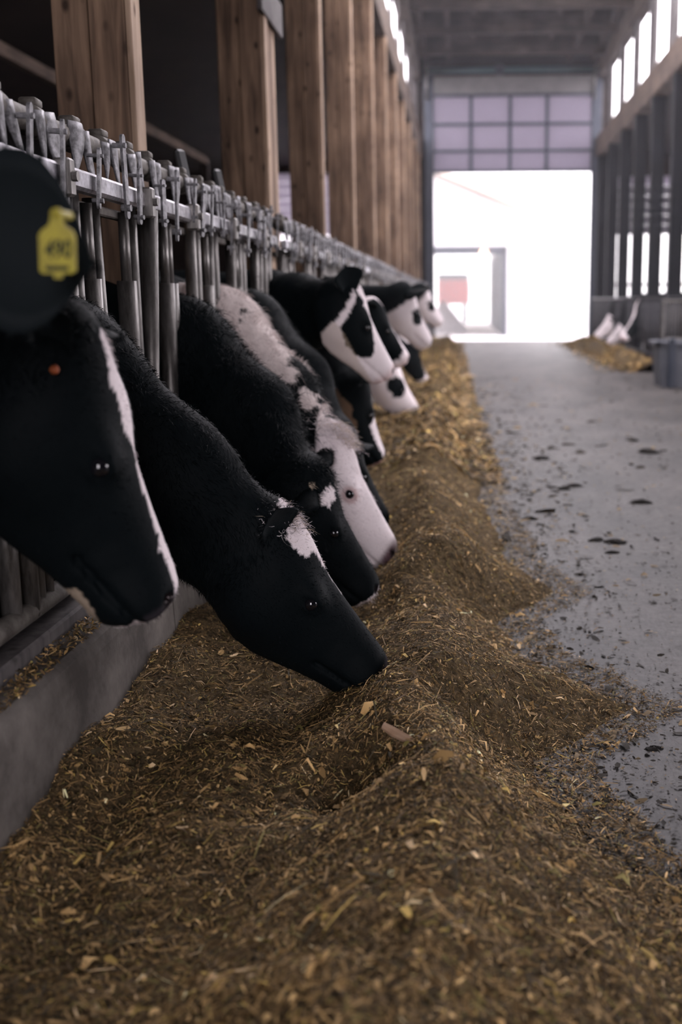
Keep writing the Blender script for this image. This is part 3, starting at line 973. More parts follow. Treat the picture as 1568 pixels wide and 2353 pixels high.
# ------------------------------------------------------------------ cows
PX = np.array([-.055, -.03, 0, .05, .10, .16, .22, .28, .34, .40, .45, .48, .50, .512])
PT = np.array([-.08, -.02, 0, .001, -.004, -.013, -.024, -.034, -.043, -.051, -.057, -.064, -.082, -.115])
PB = np.array([-.13, -.18, -.21, -.26, -.292, -.306, -.300, -.280, -.257, -.238, -.226, -.215, -.192, -.155])
PWD = np.array([.02, .055, .070, .084, .093, .094, .085, .070, .062, .064, .076, .078, .066, .032])


def smin(a, b, k):
    h = np.clip(0.5 + 0.5 * (b - a) / k, 0, 1)
    return b + (a - b) * h - k * h * (1 - h)


def smax(a, b, k):
    return -smin(-a, -b, k)


def head_sdf(q):
    x = q[:, 0]
    xc = np.clip(x, PX[0], PX[-1])
    top = np.interp(xc, PX, PT)
    bot = np.interp(xc, PX, PB)
    w = np.interp(xc, PX, PWD)
    h = (top - bot) / 2
    zc = (top + bot) / 2
    z = q[:, 2]
    t = np.clip((top - z) / (2 * h), 0, 1)
    sk = np.clip((0.36 - xc) / 0.16, 0, 1)
    wf = sk * (0.74 + 1.25 * t - 1.50 * t * t) + (1 - sk) * (0.84 + 0.75 * t - 0.85 * t * t)
    ww = w * np.maximum(wf, 0.3)
    n = 2.4
    r = ((np.abs(q[:, 1]) / ww) ** n + (np.abs(z - zc) / h) ** n) ** (1 / n)
    d = (r - 1) * np.minimum(ww, h) * 0.9
    d = np.where(np.abs(x - xc) > 0, np.maximum(d, 0) + np.abs(x - xc), d)
    ay = np.abs(q[:, 1])
    qa = np.stack([x, ay, z], 1)
    # brow and socket
    d = smin(d, np.linalg.norm((qa - np.array([.200, .066, -.080])) / np.array([1.4, 1, 1.0]), axis=1) - .026, .03)
    d = smax(d, -(np.linalg.norm((qa - np.array([.212, .098, -.094])) / np.array([1.35, 1, .8]), axis=1) - .0165), .008)
    # heavy upper lid and lower lid fold
    for (ez, er) in ((-.078, .0085), (-.110, .0065)):
        d = smin(d, np.linalg.norm((qa - np.array([.210, .086, ez])) / np.array([2.6, .9, .8]), axis=1) - er, .010)
    # poll dome, cheek and jaw muscle
    d = smin(d, np.linalg.norm((q - np.array([.0, 0, -.035])) / np.array([1.1, 1.25, 1]), axis=1) - .045, .03)
    d = smin(d, np.linalg.norm((qa - np.array([.135, .045, -.185])) / np.array([1.3, .75, 1.2]), axis=1) - .055, .05)
    # facial ridge groove, nostril, mouth line, chin
    d = smax(d, -(np.linalg.norm((qa - np.array([.490, .058, -.098])) / np.array([1.3, .9, 1.0]), axis=1) - .014), .006)
    ml = np.abs(z - (-.172 - 0.22 * (.46 - x))) - .003
    ml = np.maximum(ml, np.maximum(.34 - x, x - .52))
    ml = np.maximum(ml - .003, -(d + .011))
    d = smax(d, -ml, .008)
    d = smin(d, np.linalg.norm((q - np.array([.445, 0, -.190])) / np.array([1.3, 1.1, .8]), axis=1) - .030, .02)
    return d


def cone(p, a, b, ra, rb, ys=1.0):
    """tapered capsule; ys squeezes it sideways along world Y"""
    a = np.asarray(a, float)
    b = np.asarray(b, float)
    ab = b - a
    t = np.clip(((p - a) @ ab) / (ab @ ab), 0, 1)
    c = p - (a + t[:, None] * ab)
    if ys != 1.0:
        c = c * np.array([1, 1 / ys, 1])
    return (np.linalg.norm(c, axis=1) - (ra + (rb - ra) * t)) * (0.75 if ys < 1 else 1)


def surface_nets(xs, ys, zs, val):
    nx, ny, nz = val.shape
    s = val < 0
    cx, cy, cz = nx - 1, ny - 1, nz - 1
    cnt = np.zeros((cx, cy, cz), np.uint8)
    for i in (0, 1):
        for j in (0, 1):
            for k in (0, 1):
                cnt += s[i:i + cx, j:j + cy, k:k + cz]
    act = (cnt > 0) & (cnt < 8)
    I, J, K = np.nonzero(act)
    n = len(I)
    acc = np.zeros((n, 3))
    num = np.zeros(n)
    G = [xs, ys, zs]
    base = (I, J, K)
    for ax in range(3):
        o1, o2 = [a for a in range(3) if a != ax]
        for u in (0, 1):
            for w in (0, 1):
                a = [base[0].copy(), base[1].copy(), base[2].copy()]
                a[o1] = a[o1] + u
                a[o2] = a[o2] + w
                b = [q.copy() for q in a]
                b[ax] = b[ax] + 1
                va = val[a[0], a[1], a[2]]
                vb = val[b[0], b[1], b[2]]
                m = (va < 0) != (vb < 0)
                t = np.where(m, va / np.where(m, va - vb, 1), 0)
                pt = np.zeros((n, 3))
                for q in range(3):
                    ga, gb = G[q][a[q]], G[q][b[q]]
                    pt[:, q] = ga + (gb - ga) * t
                acc += pt * m[:, None]
                num += m
    V = acc / num[:, None]
    ids = -np.ones((cx, cy, cz), np.int64)
    ids[I, J, K] = np.arange(n)
    F = []
    for ax in range(3):
        o1, o2 = [(1, 2), (2, 0), (0, 1)][ax]
        sl_a = [slice(None)] * 3
        sl_b = [slice(None)] * 3
        sl_a[ax] = slice(0, -1)
        sl_b[ax] = slice(1, None)
        m = s[tuple(sl_a)] != s[tuple(sl_b)]
        e = np.array(np.nonzero(m)).T
        dims = (cx, cy, cz)
        good = (e[:, o1] > 0) & (e[:, o1] < dims[o1]) & (e[:, o2] > 0) & (e[:, o2] < dims[o2])
        e = e[good]
        inside = s[e[:, 0], e[:, 1], e[:, 2]]

        def cell(d1, d2):
            c = e.copy()
            c[:, o1] += d1
            c[:, o2] += d2
            return ids[c[:, 0], c[:, 1], c[:, 2]]
        q = np.stack([cell(-1, -1), cell(0, -1), cell(0, 0), cell(-1, 0)], 1)
        q[~inside] = q[~inside][:, ::-1]
        F.append(q)
    F = np.concatenate(F)
    F = F[(F >= 0).all(1)]
    return V, F


BLACK = np.array([0.0036, 0.0056, 0.0066])
WHITE = np.array([0.83, 0.75, 0.76])
CREAM = np.array([0.46, 0.37, 0.28])
PINK = np.array([0.50, 0.30, 0.29])
NOSE = np.array([0.030, 0.027, 0.032])


def sstep(x, a, b):
    t = np.clip((x - a) / (b - a), 0, 1)
    return t * t * (3 - 2 * t)


def inpoly(px, py, poly):
    poly = np.asarray(poly, float)
    ins = np.zeros(len(px), bool)
    n = len(poly)
    for i in range(n):
        x0, y0 = poly[i]
        x1, y1 = poly[(i + 1) % n]
        c = ((y0 > py) != (y1 > py)) & (px < (x1 - x0) * (py - y0) / (y1 - y0 + 1e-12) + x0)
        ins ^= c
    return ins


def cow(label, P, N, neck, yb, pattern, res=0.0105, hair=0, roll=0.0, ears=None, topknot=None, face=1, ear_len=0.17, body=True, eyes=True, hair_len=0.016, group='black and white cows feeding at the left barrier', neck_ys=0.64, ear_col=None, hip_dy=0.0):
    P = np.array(P, float)
    N = np.array(N, float)
    d = N - P
    L = np.linalg.norm(d)
    d /= L
    s = L / 0.5
    n = np.array([0, 0, 1.0]) - d[2] * d
    n /= np.linalg.norm(n)
    lat = np.cross(d, n)
    n, lat = n * math.cos(roll) + lat * math.sin(roll), lat * math.cos(roll) - n * math.sin(roll)
    a = math.atan2(.07, .495)
    e1 = math.cos(a) * d + math.sin(a) * n
    e3 = -math.sin(a) * d + math.cos(a) * n
    R = np.stack([e1, lat, e3], 1)          # local -> world

    def loc(p):
        return (p - P) @ R / s

    def wld(q):
        return P + s * (R @ np.asarray(q, float))
    x_s = -1.42 * face if face > 0 else 4.05
    bx = (lambda u: u) if face > 0 else (lambda u: 2.6 - u)      # mirror for the right-hand row
    NK = [np.array(k, float) for k in neck]
    hd = wld((0.055, 0, -0.125))
    chain = NK + [np.array([*hd, 0.118 * s])]
    hip = 0.0 + hip_dy

    def sdf(p):
        dd = head_sdf(loc(p)) * s
        for i in range(len(chain) - 1):
            A, B = chain[i], chain[i + 1]
            dd = smin(dd, cone(p, A[:3], B[:3], A[3], B[3], neck_ys), 0.06)
        if body:
            Y = yb

            def pt(x, dy, z):
                return (bx(x), Y + dy, z)
            dd = smin(dd, cone(p, pt(-1.42, 0, .90), pt(-2.15, hip * .5, .86), .30, .335, .74), .08)
            dd = smin(dd, cone(p, pt(-2.15, hip * .5, .86), pt(-2.80, hip, .92), .335, .28, .74), .08)
            dd = smin(dd, cone(p, pt(-1.42, 0, 1.08), pt(-2.85, hip, 1.10), .12, .14, 1.0), .10)
            for sg in (-1, 1):
                dy = sg * .13
                dd = smin(dd, cone(p, pt(-1.44, dy, .78), pt(-1.40, dy, .42), .11, .062), .06)
                dd = smin(dd, cone(p, pt(-1.40, dy, .42), pt(-1.41, dy, .08), .052, .036), .03)
                dd = smin(dd, cone(p, pt(-1.41, dy, .08), pt(-1.38, dy, .035), .042, .046), .02)
                dy = sg * .14 + hip
                dd = smin(dd, cone(p, pt(-2.78, dy, .86), pt(-2.62, dy, .60), .16, .095), .06)
                dd = smin(dd, cone(p, pt(-2.62, dy, .60), pt(-2.86, dy, .46), .085, .048), .04)
                dd = smin(dd, cone(p, pt(-2.86, dy, .46), pt(-2.80, dy, .08), .045, .036), .03)
                dd = smin(dd, cone(p, pt(-2.80, dy, .08), pt(-2.77, dy, .035), .042, .046), .02)
            dd = smin(dd, cone(p, pt(-3.02, hip, 1.12), pt(-3.12, hip, .55), .035, .018), .03)
            dd = smin(dd, cone(p, pt(-3.12, hip, .55), pt(-3.11, hip, .36), .03, .04), .03)
        return dd
    # bounds
    pts = [wld((.52, 0, -.1)), wld((0, 0, .03)), wld((.1, 0, -.31)), wld((.45, 0, -.25)), wld((.15, .14, -.1)), wld((.15, -.14, -.1))]
    lo = np.min(pts, 0) - 0.03
    hi = np.max(pts, 0) + 0.03
    for k in chain:
        lo = np.minimum(lo, k[:3] - np.array([1, .7, 1]) * k[3] - .03)
        hi = np.maximum(hi, k[:3] + np.array([1, .7, 1]) * k[3] + .03)
    fx0, fx1 = lo[0], hi[0]
    if body:
        if face > 0:
            lo[0] = -3.2
        else:
            hi[0] = 5.8
        lo[1] = min(lo[1], yb - .30 + min(hip, 0))
        hi[1] = max(hi[1], yb + .30 + max(hip, 0))
        lo[2] = min(lo[2], -0.015)
        hi[2] = max(hi[2], 1.30)
    cr = max(0.035, res)
    if body:
        split = -1.16 if face > 0 else 3.76
        if face > 0:
            xs = np.concatenate([np.arange(lo[0], split, cr), np.arange(split, hi[0] + res, res)])
        else:
            xs = np.concatenate([np.arange(lo[0], split, res), np.arange(split, hi[0] + cr, cr)])
    else:
        xs = np.arange(lo[0], hi[0] + res, res)
    ysv = np.arange(lo[1], hi[1] + res, res)
    zs = np.arange(lo[2], hi[2] + res, res)
    val = np.empty((len(xs), len(ysv), len(zs)), np.float32)
    YY, ZZ = np.meshgrid(ysv, zs, indexing='ij')
    # coarse pass to find the thin shell, fine pass only there
    cs = 4
    xi = np.unique(np.append(np.arange(0, len(xs), cs), len(xs) - 1))
    yi = np.unique(np.append(np.arange(0, len(ysv), cs), len(ysv) - 1))
    zi = np.unique(np.append(np.arange(0, len(zs), cs), len(zs) - 1))
    A, B, D = np.meshgrid(xs[xi], ysv[yi], zs[zi], indexing='ij')
    cv = sdf(np.stack([A.ravel(), B.ravel(), D.ravel()], 1)).reshape(A.shape)
    # trilinear upsample
    def up(arr, ax, pos, ref):
        i = np.clip(np.searchsorted(ref, pos, side='right') - 1, 0, len(ref) - 2)
        t = (pos - ref[i]) / (ref[i + 1] - ref[i])
        shp = [1] * 3
        shp[ax] = len(pos)
        t = t.reshape(shp)
        return np.take(arr, i, ax) * (1 - t) + np.take(arr, i + 1, ax) * t
    val = up(up(up(cv, 0, xs, xs[xi]), 1, ysv, ysv[yi]), 2, zs, zs[zi])
    band = 0.07 if body else 0.06
    m = np.abs(val) < band
    I, J, K = np.nonzero(m)
    val[I, J, K] = sdf(np.stack([xs[I], ysv[J], zs[K]], 1))
    V, F = surface_nets(xs, ysv, zs, val)
    q = loc(V)
    col = pattern(q, V)
    if eyes:   # dark wet nostrils
        nd_ = np.linalg.norm((np.stack([q[:, 0], np.abs(q[:, 1]), q[:, 2]], 1) - np.array([.492, .056, -.098])) / np.array([1.25, 1, .95]), axis=1)
        col = mixc(col, sstep(nd_, .020, .013), np.array([.012, .009, .010]))
    base = (bx(-1.8), yb, 0)
    root = empty('cow', base, label, 'cow', group)
    me = np_mesh('body', V, F, col)
    bo = obj('body', me, 'coat', root)

    # eyes
    if eyes:
        for sg in (1, -1):
            c = Vector(wld((.212, sg * .0815, -.094)))
            r = 0.0185 * s
            mb = MB()
            vv, ff = [], []
            for i in range(9):
                th = math.pi * i / 8
                for j in range(14):
                    ph = 2 * math.pi * j / 14
                    vv.append((c.x + r * math.sin(th) * math.cos(ph), c.y + r * math.sin(th) * math.sin(ph), c.z + r * math.cos(th)))
            for i in range(8):
                for j in range(14):
                    ff.append((i * 14 + j, (i + 1) * 14 + j, (i + 1) * 14 + (j + 1) % 14, i * 14 + (j + 1) % 14))
            mb.add(vv, ff)
            mb.build('eye', 'eye', root, True)
    # ears
    if ears is None:
        ears = [(1, lat * .8 - e1 * .35 + e3 * .12), (-1, -lat * .8 - e1 * .35 + e3 * .12)]
    ear_surf = []
    for ear in ears:
        sg, dr = ear[0], np.array(ear[1], float)
        el = (ear[2] if len(ear) > 2 else ear_len) * s
        root_p = wld((.028, sg * .058, -.062))
        dr /= np.linalg.norm(dr)
        hint = np.array(ear[3], float) if len(ear) > 3 else (e1 * .9 - e3 * .2 + np.array([0, 0, -.2]))
        nn = hint - dr * (hint @ dr)
        nn /= np.linalg.norm(nn)
        ss = np.cross(dr, nn)
        nt_, nu = 14, 9
        out, inn = [], []
        for i in range(nt_):
            t = i / (nt_ - 1)
            hw = el * 0.34 * (0.34 + 1.55 * t - 0.4 * t * t) * (1 - max(0, (t - 0.62) / 0.38) ** 2.2) + 0.004
            for j in range(nu):
                u = -1 + 2 * j / (nu - 1)
                cup = (0.50 - 0.25 * t) * hw * (u * u)
                c = root_p + dr * (el * t) + ss * (u * hw) + nn * cup - np.array([0, 0, 0.10 * el * t * t])
                th = 0.006 * s * (1 - 0.5 * abs(u)) * (1.6 - t)
                out.append(c - nn * th)
                inn.append(c + nn * th * 0.3)
        v = np.array(out + inn)
        m_ = nt_ * nu
        f = []
        for i in range(nt_ - 1):
            for j in range(nu - 1):
                k = i * nu + j
                f.append((k, k + 1, k + nu + 1, k + nu))
                f.append((m_ + k, m_ + k + nu, m_ + k + nu + 1, m_ + k + 1))
            for j in (0, nu - 1):
                k = i * nu + j
                qd = (k, k + nu, m_ + k + nu, m_ + k)
                f.append(qd if j == 0 else qd[::-1])
        for j in range(nu - 1):
            k = (nt_ - 1) * nu + j
            f.append((k, k + 1, m_ + k + 1, m_ + k))
        if ear_col is not None:
            ec = np.tile(np.array(ear_col), (len(v), 1))
        else:
            ec = np.tile(BLACK, (len(v), 1))
            ec[m_:] = BLACK * 1.6 + 0.004
        obj('ear', np_mesh('ear', v, f, ec), 'coat', root)
        ear_surf.append((v, np.array(f), ec))
    # coat hair: short blades rooted on the surface
    if hair:
        tri = np.concatenate([F[:, [0, 1, 2]], F[:, [0, 2, 3]]])
        cen = V[tri].mean(1)
        sel = cen[:, 0] > -1.12
        tri = tri[sel]
        A_, B_, C_ = V[tri[:, 0]], V[tri[:, 1]], V[tri[:, 2]]
        cr_ = np.cross(B_ - A_, C_ - A_)
        ar = np.linalg.norm(cr_, axis=1)
        nr = cr_ / (ar[:, None] + 1e-12)
        ql = loc((A_ + B_ + C_) / 3)
        wgt = ar * np.where(ql[:, 0] > .30, 0.35, np.where(ql[:, 0] > 0.06, 0.6, 1.0))
        pick = rng.choice(len(tri), hair, p=wgt / wgt.sum())
        u1, u2 = rng.uniform(0, 1, hair), rng.uniform(0, 1, hair)
        fl = u1 + u2 > 1
        u1[fl], u2[fl] = 1 - u1[fl], 1 - u2[fl]
        rt = A_[pick] + (B_[pick] - A_[pick]) * u1[:, None] + (C_[pick] - A_[pick]) * u2[:, None]
        nr = nr[pick]
        hc = pattern(loc(rt), rt)
        qh = loc(rt)
        onhead = sstep(qh[:, 0], .02, .10)
        ln = hair_len * (1 - .62 * onhead) * rng.lognormal(0, .3, hair)
        flow_n = np.array([0.25, 0, -0.85])
        flow = flow_n[None] * (1 - onhead[:, None]) + e1[None] * onhead[:, None]
        clump = np.stack([fnoise(rt, 55, 2, 1), fnoise(rt, 55, 2, 2), fnoise(rt, 55, 2, 3)], 1)
        lift = (0.55 - 0.33 * onhead)[:, None]
        dv = nr * lift + flow * 0.75 + clump * 0.55 + rng.normal(0, .22, (hair, 3))
        dv -= nr * np.minimum((dv * nr).sum(1, keepdims=True) - 0.12, 0)
        dv /= np.linalg.norm(dv, axis=1, keepdims=True)
        sd = np.cross(dv, nr + rng.normal(0, .3, (hair, 3)))
        sd /= np.linalg.norm(sd, axis=1, keepdims=True) + 1e-9
        w = 0.0007
        mid = rt + dv * ln[:, None] * .55
        tip = rt + dv * ln[:, None] + flow * (ln * .25)[:, None] - nr * (ln * .12)[:, None]
        hv = np.stack([rt - nr * .002 - sd * w, rt - nr * .002 + sd * w, mid + sd * w * .8, mid - sd * w * .8, tip], 1).reshape(-1, 3)
        b0 = np.arange(hair)[:, None] * 5
        hf = np.concatenate([b0 + np.array([[0, 1, 2]]), b0 + np.array([[0, 2, 3]]), b0 + np.array([[3, 2, 4]])])
        hcol = np.clip(hc * rng.uniform(.65, 1.15, (hair, 1)), 0, 1)
        # fringe on the ears
        ho = obj('coat_hair', np_mesh('coat_hair', hv, hf, np.repeat(hcol, 5, axis=0), smooth=False), 'hair', root)
        ho['kind'] = 'stuff'
        ev, ef, ecs = [], [], []
        cnt = 0
        for (v, f, ec) in ear_surf:
            m_ = len(v) // 2
            vv = v[:m_].reshape(14, 9, 3)
            for k in range(520):
                i = rng.integers(2, 14)
                j = rng.choice([0, 8, rng.integers(0, 9)])
                p0 = vv[i, j] + rng.normal(0, .002, 3)
                ctr = vv[max(i - 2, 0), 4]
                dv_ = p0 - ctr
                dv_ = dv_ / (np.linalg.norm(dv_) + 1e-9) + rng.normal(0, .35, 3)
                dv_ /= np.linalg.norm(dv_)
                sd_ = np.cross(dv_, rng.normal(0, 1, 3))
                sd_ /= np.linalg.norm(sd_)
                l_ = .016 * s * rng.lognormal(0, .35)
                ev += [p0 - sd_ * .0006, p0 + sd_ * .0006, p0 + dv_ * l_]
                ef.append((cnt, cnt + 1, cnt + 2))
                ecs += [ec[0]] * 3
                cnt += 3
        eo = obj('ear_hair', np_mesh('ear_hair', np.array(ev), np.array(ef), np.array(ecs), smooth=False), 'hair', root)
        eo['kind'] = 'stuff'
    # curly topknot on the poll
    if topknot:
        tn, tl, tcol = topknot
        vs_, fs_, cs_ = [], [], []
        c0 = 0
        for k in range(tn):
            u = rng.normal(0, 1, 2)
            qp = np.array([.012 + .030 * u[0], .026 * u[1], 0.0])
            qp[2] = 0.004 - 0.9 * max(0, -qp[0] - .005) - 3.5 * qp[1] ** 2
            p = wld(qp)
            ax = e3 * rng.uniform(.5, 1.1) + lat * (u[1] * .45) + e1 * rng.normal(.15, .35) + rng.normal(0, .2, 3)
            ax /= np.linalg.norm(ax)
            b1 = np.cross(ax, rng.normal(0, 1, 3))
            b1 /= np.linalg.norm(b1)
            b2 = np.cross(ax, b1)
            ll = tl * s * rng.lognormal(0, .25)
            ph = rng.uniform(0, 6.28)
            cr2 = rng.uniform(.004, .008)
            tc_ = tcol[int(rng.integers(len(tcol)))] * rng.uniform(.7, 1.1)
            npt = 8
            wdt = .0011
            for i in range(npt):
                t = i / (npt - 1)
                an = ph + t * 6.0
                c = p + ax * (ll * t * (1 - .25 * t)) + (b1 * math.cos(an) + b2 * math.sin(an)) * cr2 * min(1, t * 3) + e1 * (ll * .45 * t * t)
                sdv = b1 * math.sin(an) - b2 * math.cos(an)
                vs_ += [c - sdv * wdt * (1 - .7 * t), c + sdv * wdt * (1 - .7 * t)]
                cs_ += [tc_, tc_]
            for i in range(npt - 1):
                z0 = c0 + i * 2
                fs_.append((z0, z0 + 1, z0 + 3, z0 + 2))
            c0 += npt * 2
        to = obj('topknot', np_mesh('topknot', np.array(vs_), np.array(fs_), np.array(cs_), smooth=False), 'hair', root)
        to['kind'] = 'stuff'
    root_frame = dict(root=root, wld=wld, e1=e1, lat=lat, e3=e3, s=s)
    return root_frame


def mixc(col, mask, c):
    return col * (1 - mask[:, None]) + c[None] * mask[:, None]


def basecol(q, c):
    out = np.tile(c, (len(q), 1))
    return out


def nose_skin(q, col, skin=NOSE):
    m = sstep(q[:, 0] + 0.25 * (q[:, 2] + .10), .475, .492) * sstep(q[:, 2], -.16, -.145)
    return mixc(col, m, skin)


def rag(q, amp=.010, f=70, seed=0):
    return amp * fnoise(q, f, 3, seed)


def pat_c0(q, w):
    return basecol(q, BLACK)


def pat_c1(q, w):
    col = basecol(q, BLACK)
    bw = np.interp(q[:, 0], [.0, .03, .10, .17, .215, .235, .27, .36, .46, .50], [.03, .055, .066, .042, .016, .010, .024, .032, .042, .052])
    m = (np.abs(q[:, 1]) < bw + rag(q, .006, 60)) & (q[:, 2] > -.10 - .12 * sstep(q[:, 0], .47, .50)) & (q[:, 0] > .02)
    col = mixc(col, m.astype(float), WHITE)
    lip = (q[:, 0] > .39) & (q[:, 2] < -.217 + rag(q, .004))
    col = mixc(col, lip.astype(float) * .75, CREAM)
    thr = (q[:, 0] < .02) & (w[:, 2] < .66 + .02 * fnoise(w, 30, 2)) & (w[:, 0] > -.95)
    col = mixc(col, thr.astype(float) * .5, CREAM * .5)
    m2 = sstep(q[:, 0], .478, .492) * (np.abs(q[:, 1]) > .03) * (q[:, 2] > -.15)
    return mixc(col, m2, NOSE)


def pat_c2(q, w):
    col = basecol(q, BLACK)
    bw = np.interp(q[:, 0], [-.04, .0, .06, .12, .17, .20], [.02, .05, .075, .058, .03, 0]) + rag(q, .012, 110)
    m = (np.abs(q[:, 1]) < bw) & (q[:, 2] > -.09) & (q[:, 0] > -.02) & (q[:, 0] < .2)
    col = mixc(col, m.astype(float), WHITE * .92)
    th = (np.abs(q[:, 1]) < .008) & (q[:, 0] > .19) & (q[:, 0] < .27) & (q[:, 2] > -.08)
    col = mixc(col, th.astype(float) * .5, WHITE)
    return nose_skin(q, col, np.array([.10, .085, .092]))


def pat_c3(q, w):
    col = basecol(q, BLACK)
    m = np.linalg.norm((q - np.array([.105, .085, -.03])) / np.array([1.2, 2, 1]), axis=1) < .030 + rag(q, .012, 120)
    col = mixc(col, m.astype(float), WHITE)
    m = np.linalg.norm((q - np.array([.03, .09, -.05])) / np.array([1, 2, 1]), axis=1) < .011
    col = mixc(col, m.astype(float), CREAM)
    m = (q[:, 0] > .487) & (q[:, 2] < -.085)
    return mixc(col, m.astype(float), WHITE)


def pat_c4(q, w):
    col = basecol(q, WHITE)
    # white neck crest, black underneath and black flecks
    n1 = fnoise(w, 26, 3, 2)
    onneck = q[:, 0] < .02
    z_edge = np.interp(w[:, 0], [-1.0, -.88, -.72, -.62, -.52, -.40], [.93, .90, .72, .56, .48, .30])
    dark = onneck & (w[:, 2] < z_edge + .035 * n1)
    fl = onneck & (fnoise(w, 34, 3, 5) > .62) & (w[:, 0] > -.86)
    band = onneck & (w[:, 0] > -.66) & (w[:, 0] < -.53) & (fnoise(w, 30, 3, 8) > -.12)
    m = (dark | fl | band | (w[:, 0] < -1.12)).astype(float)
    col = mixc(col, m, BLACK)
    yel = sstep(q[:, 0], .0, -.08) * .35 * (1 - m)
    col = mixc(col, yel, CREAM)
    # pink rims
    er = np.linalg.norm((np.stack([q[:, 0], np.abs(q[:, 1]), q[:, 2]], 1) - np.array([.216, .088, -.096])) / np.array([1.2, 1, 1]), axis=1)
    col = mixc(col, sstep(er, .036, .022) * .6, PINK)
    m2 = sstep(q[:, 0] + 0.25 * (q[:, 2] + .10), .446, .470) * sstep(q[:, 2], -.175, -.15)
    col = mixc(col, m2 * np.clip(.6 + .5 * fnoise(q, 60, 2, 3), 0, 1), np.array([.16, .10, .115]))
    col = mixc(col, sstep(q[:, 2], -.19, -.21) * .4 * (q[:, 0] > .3), PINK)
    return col


def pat_c5(q, w):
    col = basecol(q, BLACK)
    bw = np.interp(q[:, 0], [.0, .1, .25, .38, .45, .5], [.06, .07, .066, .07, .08, .08]) + rag(q, .006, 60, 2)
    m = (np.abs(q[:, 1]) < bw) & (q[:, 2] > -.115) & (q[:, 0] > -.02)
    col = mixc(col, m.astype(float), WHITE)
    jw = (q[:, 2] < -.21 + rag(q, .02, 40)) & (q[:, 0] > -.03) & (q[:, 0] < .26)
    col = mixc(col, jw.astype(float) * .6, np.array([.22, .14, .09]))
    return mixc(col, ((q[:, 0] > .49) & (q[:, 2] < -.1)).astype(float), PINK)


def pat_c6(q, w):
    col = basecol(q, WHITE)
    ay = q[:, 1]
    poly = [(-.02, -.015), (.06, -.03), (.16, -.045), (.24, -.065), (.31, -.095), (.345, -.135), (.335, -.19), (.28, -.225), (.21, -.235), (.135, -.215), (.105, -.16), (.08, -.11), (.06, -.06), (.0, -.03)]
    rg = .008
    m = inpoly(q[:, 0] + rg * fnoise(q, 60, 2, 1), q[:, 2] + rg * fnoise(q, 60, 2, 2), poly)
    back = (q[:, 0] - .30 * (-q[:, 2])) < .012 + rag(q, .010, 40)
    lowneck = back | (q[:, 0] < .02)
    neckm = (w[:, 0] < -.66)
    col = mixc(col, (m | lowneck | neckm | (q[:, 0] < -.10)).astype(float), BLACK)
    low = (q[:, 2] < -.215) & (q[:, 0] > .03) & ~lowneck & ~neckm
    col = mixc(col, low.astype(float) * .45, CREAM)
    col = mixc(col, sstep(q[:, 0], .44, .49) * .5, PINK)
    return col


def pat_black(q, w):
    return nose_skin(q, basecol(q, BLACK))


def pat_blaze(q, w):
    col = basecol(q, BLACK)
    bw = np.interp(q[:, 0], [0, .1, .3, .42, .5], [.05, .03, .028, .05, .08]) + rag(q, .005, 60)
    m = ((np.abs(q[:, 1]) < bw) & (q[:, 2] > -.11)) | (q[:, 0] > .415 + rag(q, .015, 40))
    col = mixc(col, m.astype(float), WHITE)
    return mixc(col, sstep(q[:, 0], .44, .5) * .5, PINK)


def pat_c8(q, w):
    col = basecol(q, WHITE)
    a = np.linalg.norm((q - np.array([.16, .07, -.12])) / np.array([1.1, 1, 1]), axis=1) < .075 + rag(q, .02, 40)
    return mixc(col, (a | (q[:, 0] < -.03 + rag(q, .02, 40))).astype(float), BLACK)


def pat_c9(q, w):
    col = basecol(q, WHITE * .8)
    a = np.linalg.norm((q - np.array([.24, .07, -.09])) / np.array([1.2, 1, 1]), axis=1) < .062 + rag(q, .02, 40)
    return mixc(col, (a | (q[:, 0] < .075)).astype(float), BLACK)


LB = 'black cow'
# cow at the left edge: only its tagged ear reaches into the picture
k0 = cow('black cow at the left picture edge with a yellow tag in its ear', (-.80, 1.40, 1.27), (-.66, 0.98, 1.10),
         [(-1.40, 1.55, 1.0, .25), (-1.0, 1.52, 1.08, .18)], 1.5, pat_c0, res=.012, hair=3000, ears=[(-1, (1, .05, -.12), .285, (0.1, -1, 0.1)), (1, (-1, .0, -.1), .2)], hip_dy=-.1)
# its yellow tag with dark figures
rt_ = k0['root']
tg = MB()
_o = [(-.0235, -.035), (-.0235, .008), (-.020, .014), (-.010, .021), (-.0075, .030), (-.008, .036), (-.004, .041), (.004, .041), (.008, .036), (.0075, .030), (.010, .021), (.020, .014), (.0235, .008), (.0235, -.035), (.019, -.038), (.006, -.038), (.005, -.044), (-.005, -.044), (-.006, -.038), (-.019, -.038)]
_o = [(a * .92 - .478 + .04 * b, b * .95 + 1.170) for a, b in _o]
tg.prism(_o, 1, 1.3065, 1.3090)
tgo = tg.build('ear_tag', 'tag', rt_)
tgo['label'] = 'yellow plastic ear tag with dark number'
tgs = MB().tube([(-.476, 1.300, 1.203), (-.476, 1.35, 1.203)], .005, 10)
tgs.build('tag_button', 'tag', tgo, True)
cu = bpy.data.curves.new('tag_number', 'FONT')
cu.body = '490'
cu.size = .027
cu.extrude = .0002
cu.offset = .0007
cu.align_x = 'CENTER'
cu.shear = .12
cu.materials.append(M_['ink'])
to_ = bpy.data.objects.new('tag_number', cu)
C.objects.link(to_)
bpy.context.view_layer.update()
to_me = bpy.data.meshes.new_from_object(to_.evaluated_get(bpy.context.evaluated_depsgraph_get()))
bpy.data.objects.remove(to_)
to_ = bpy.data.objects.new('tag_number', to_me)
C.objects.link(to_)
to_.parent = tgo
to_.location = (-.4775, 1.3062, 1.1525)
to_.rotation_euler = (math.radians(90), 0, 0)
to_.scale = (.80, 1.05, 1)
MB().box(-.494, -.466, 1.3058, 1.3064, 1.1375, 1.1425).build('tag_small_print', 'ink', tgo)

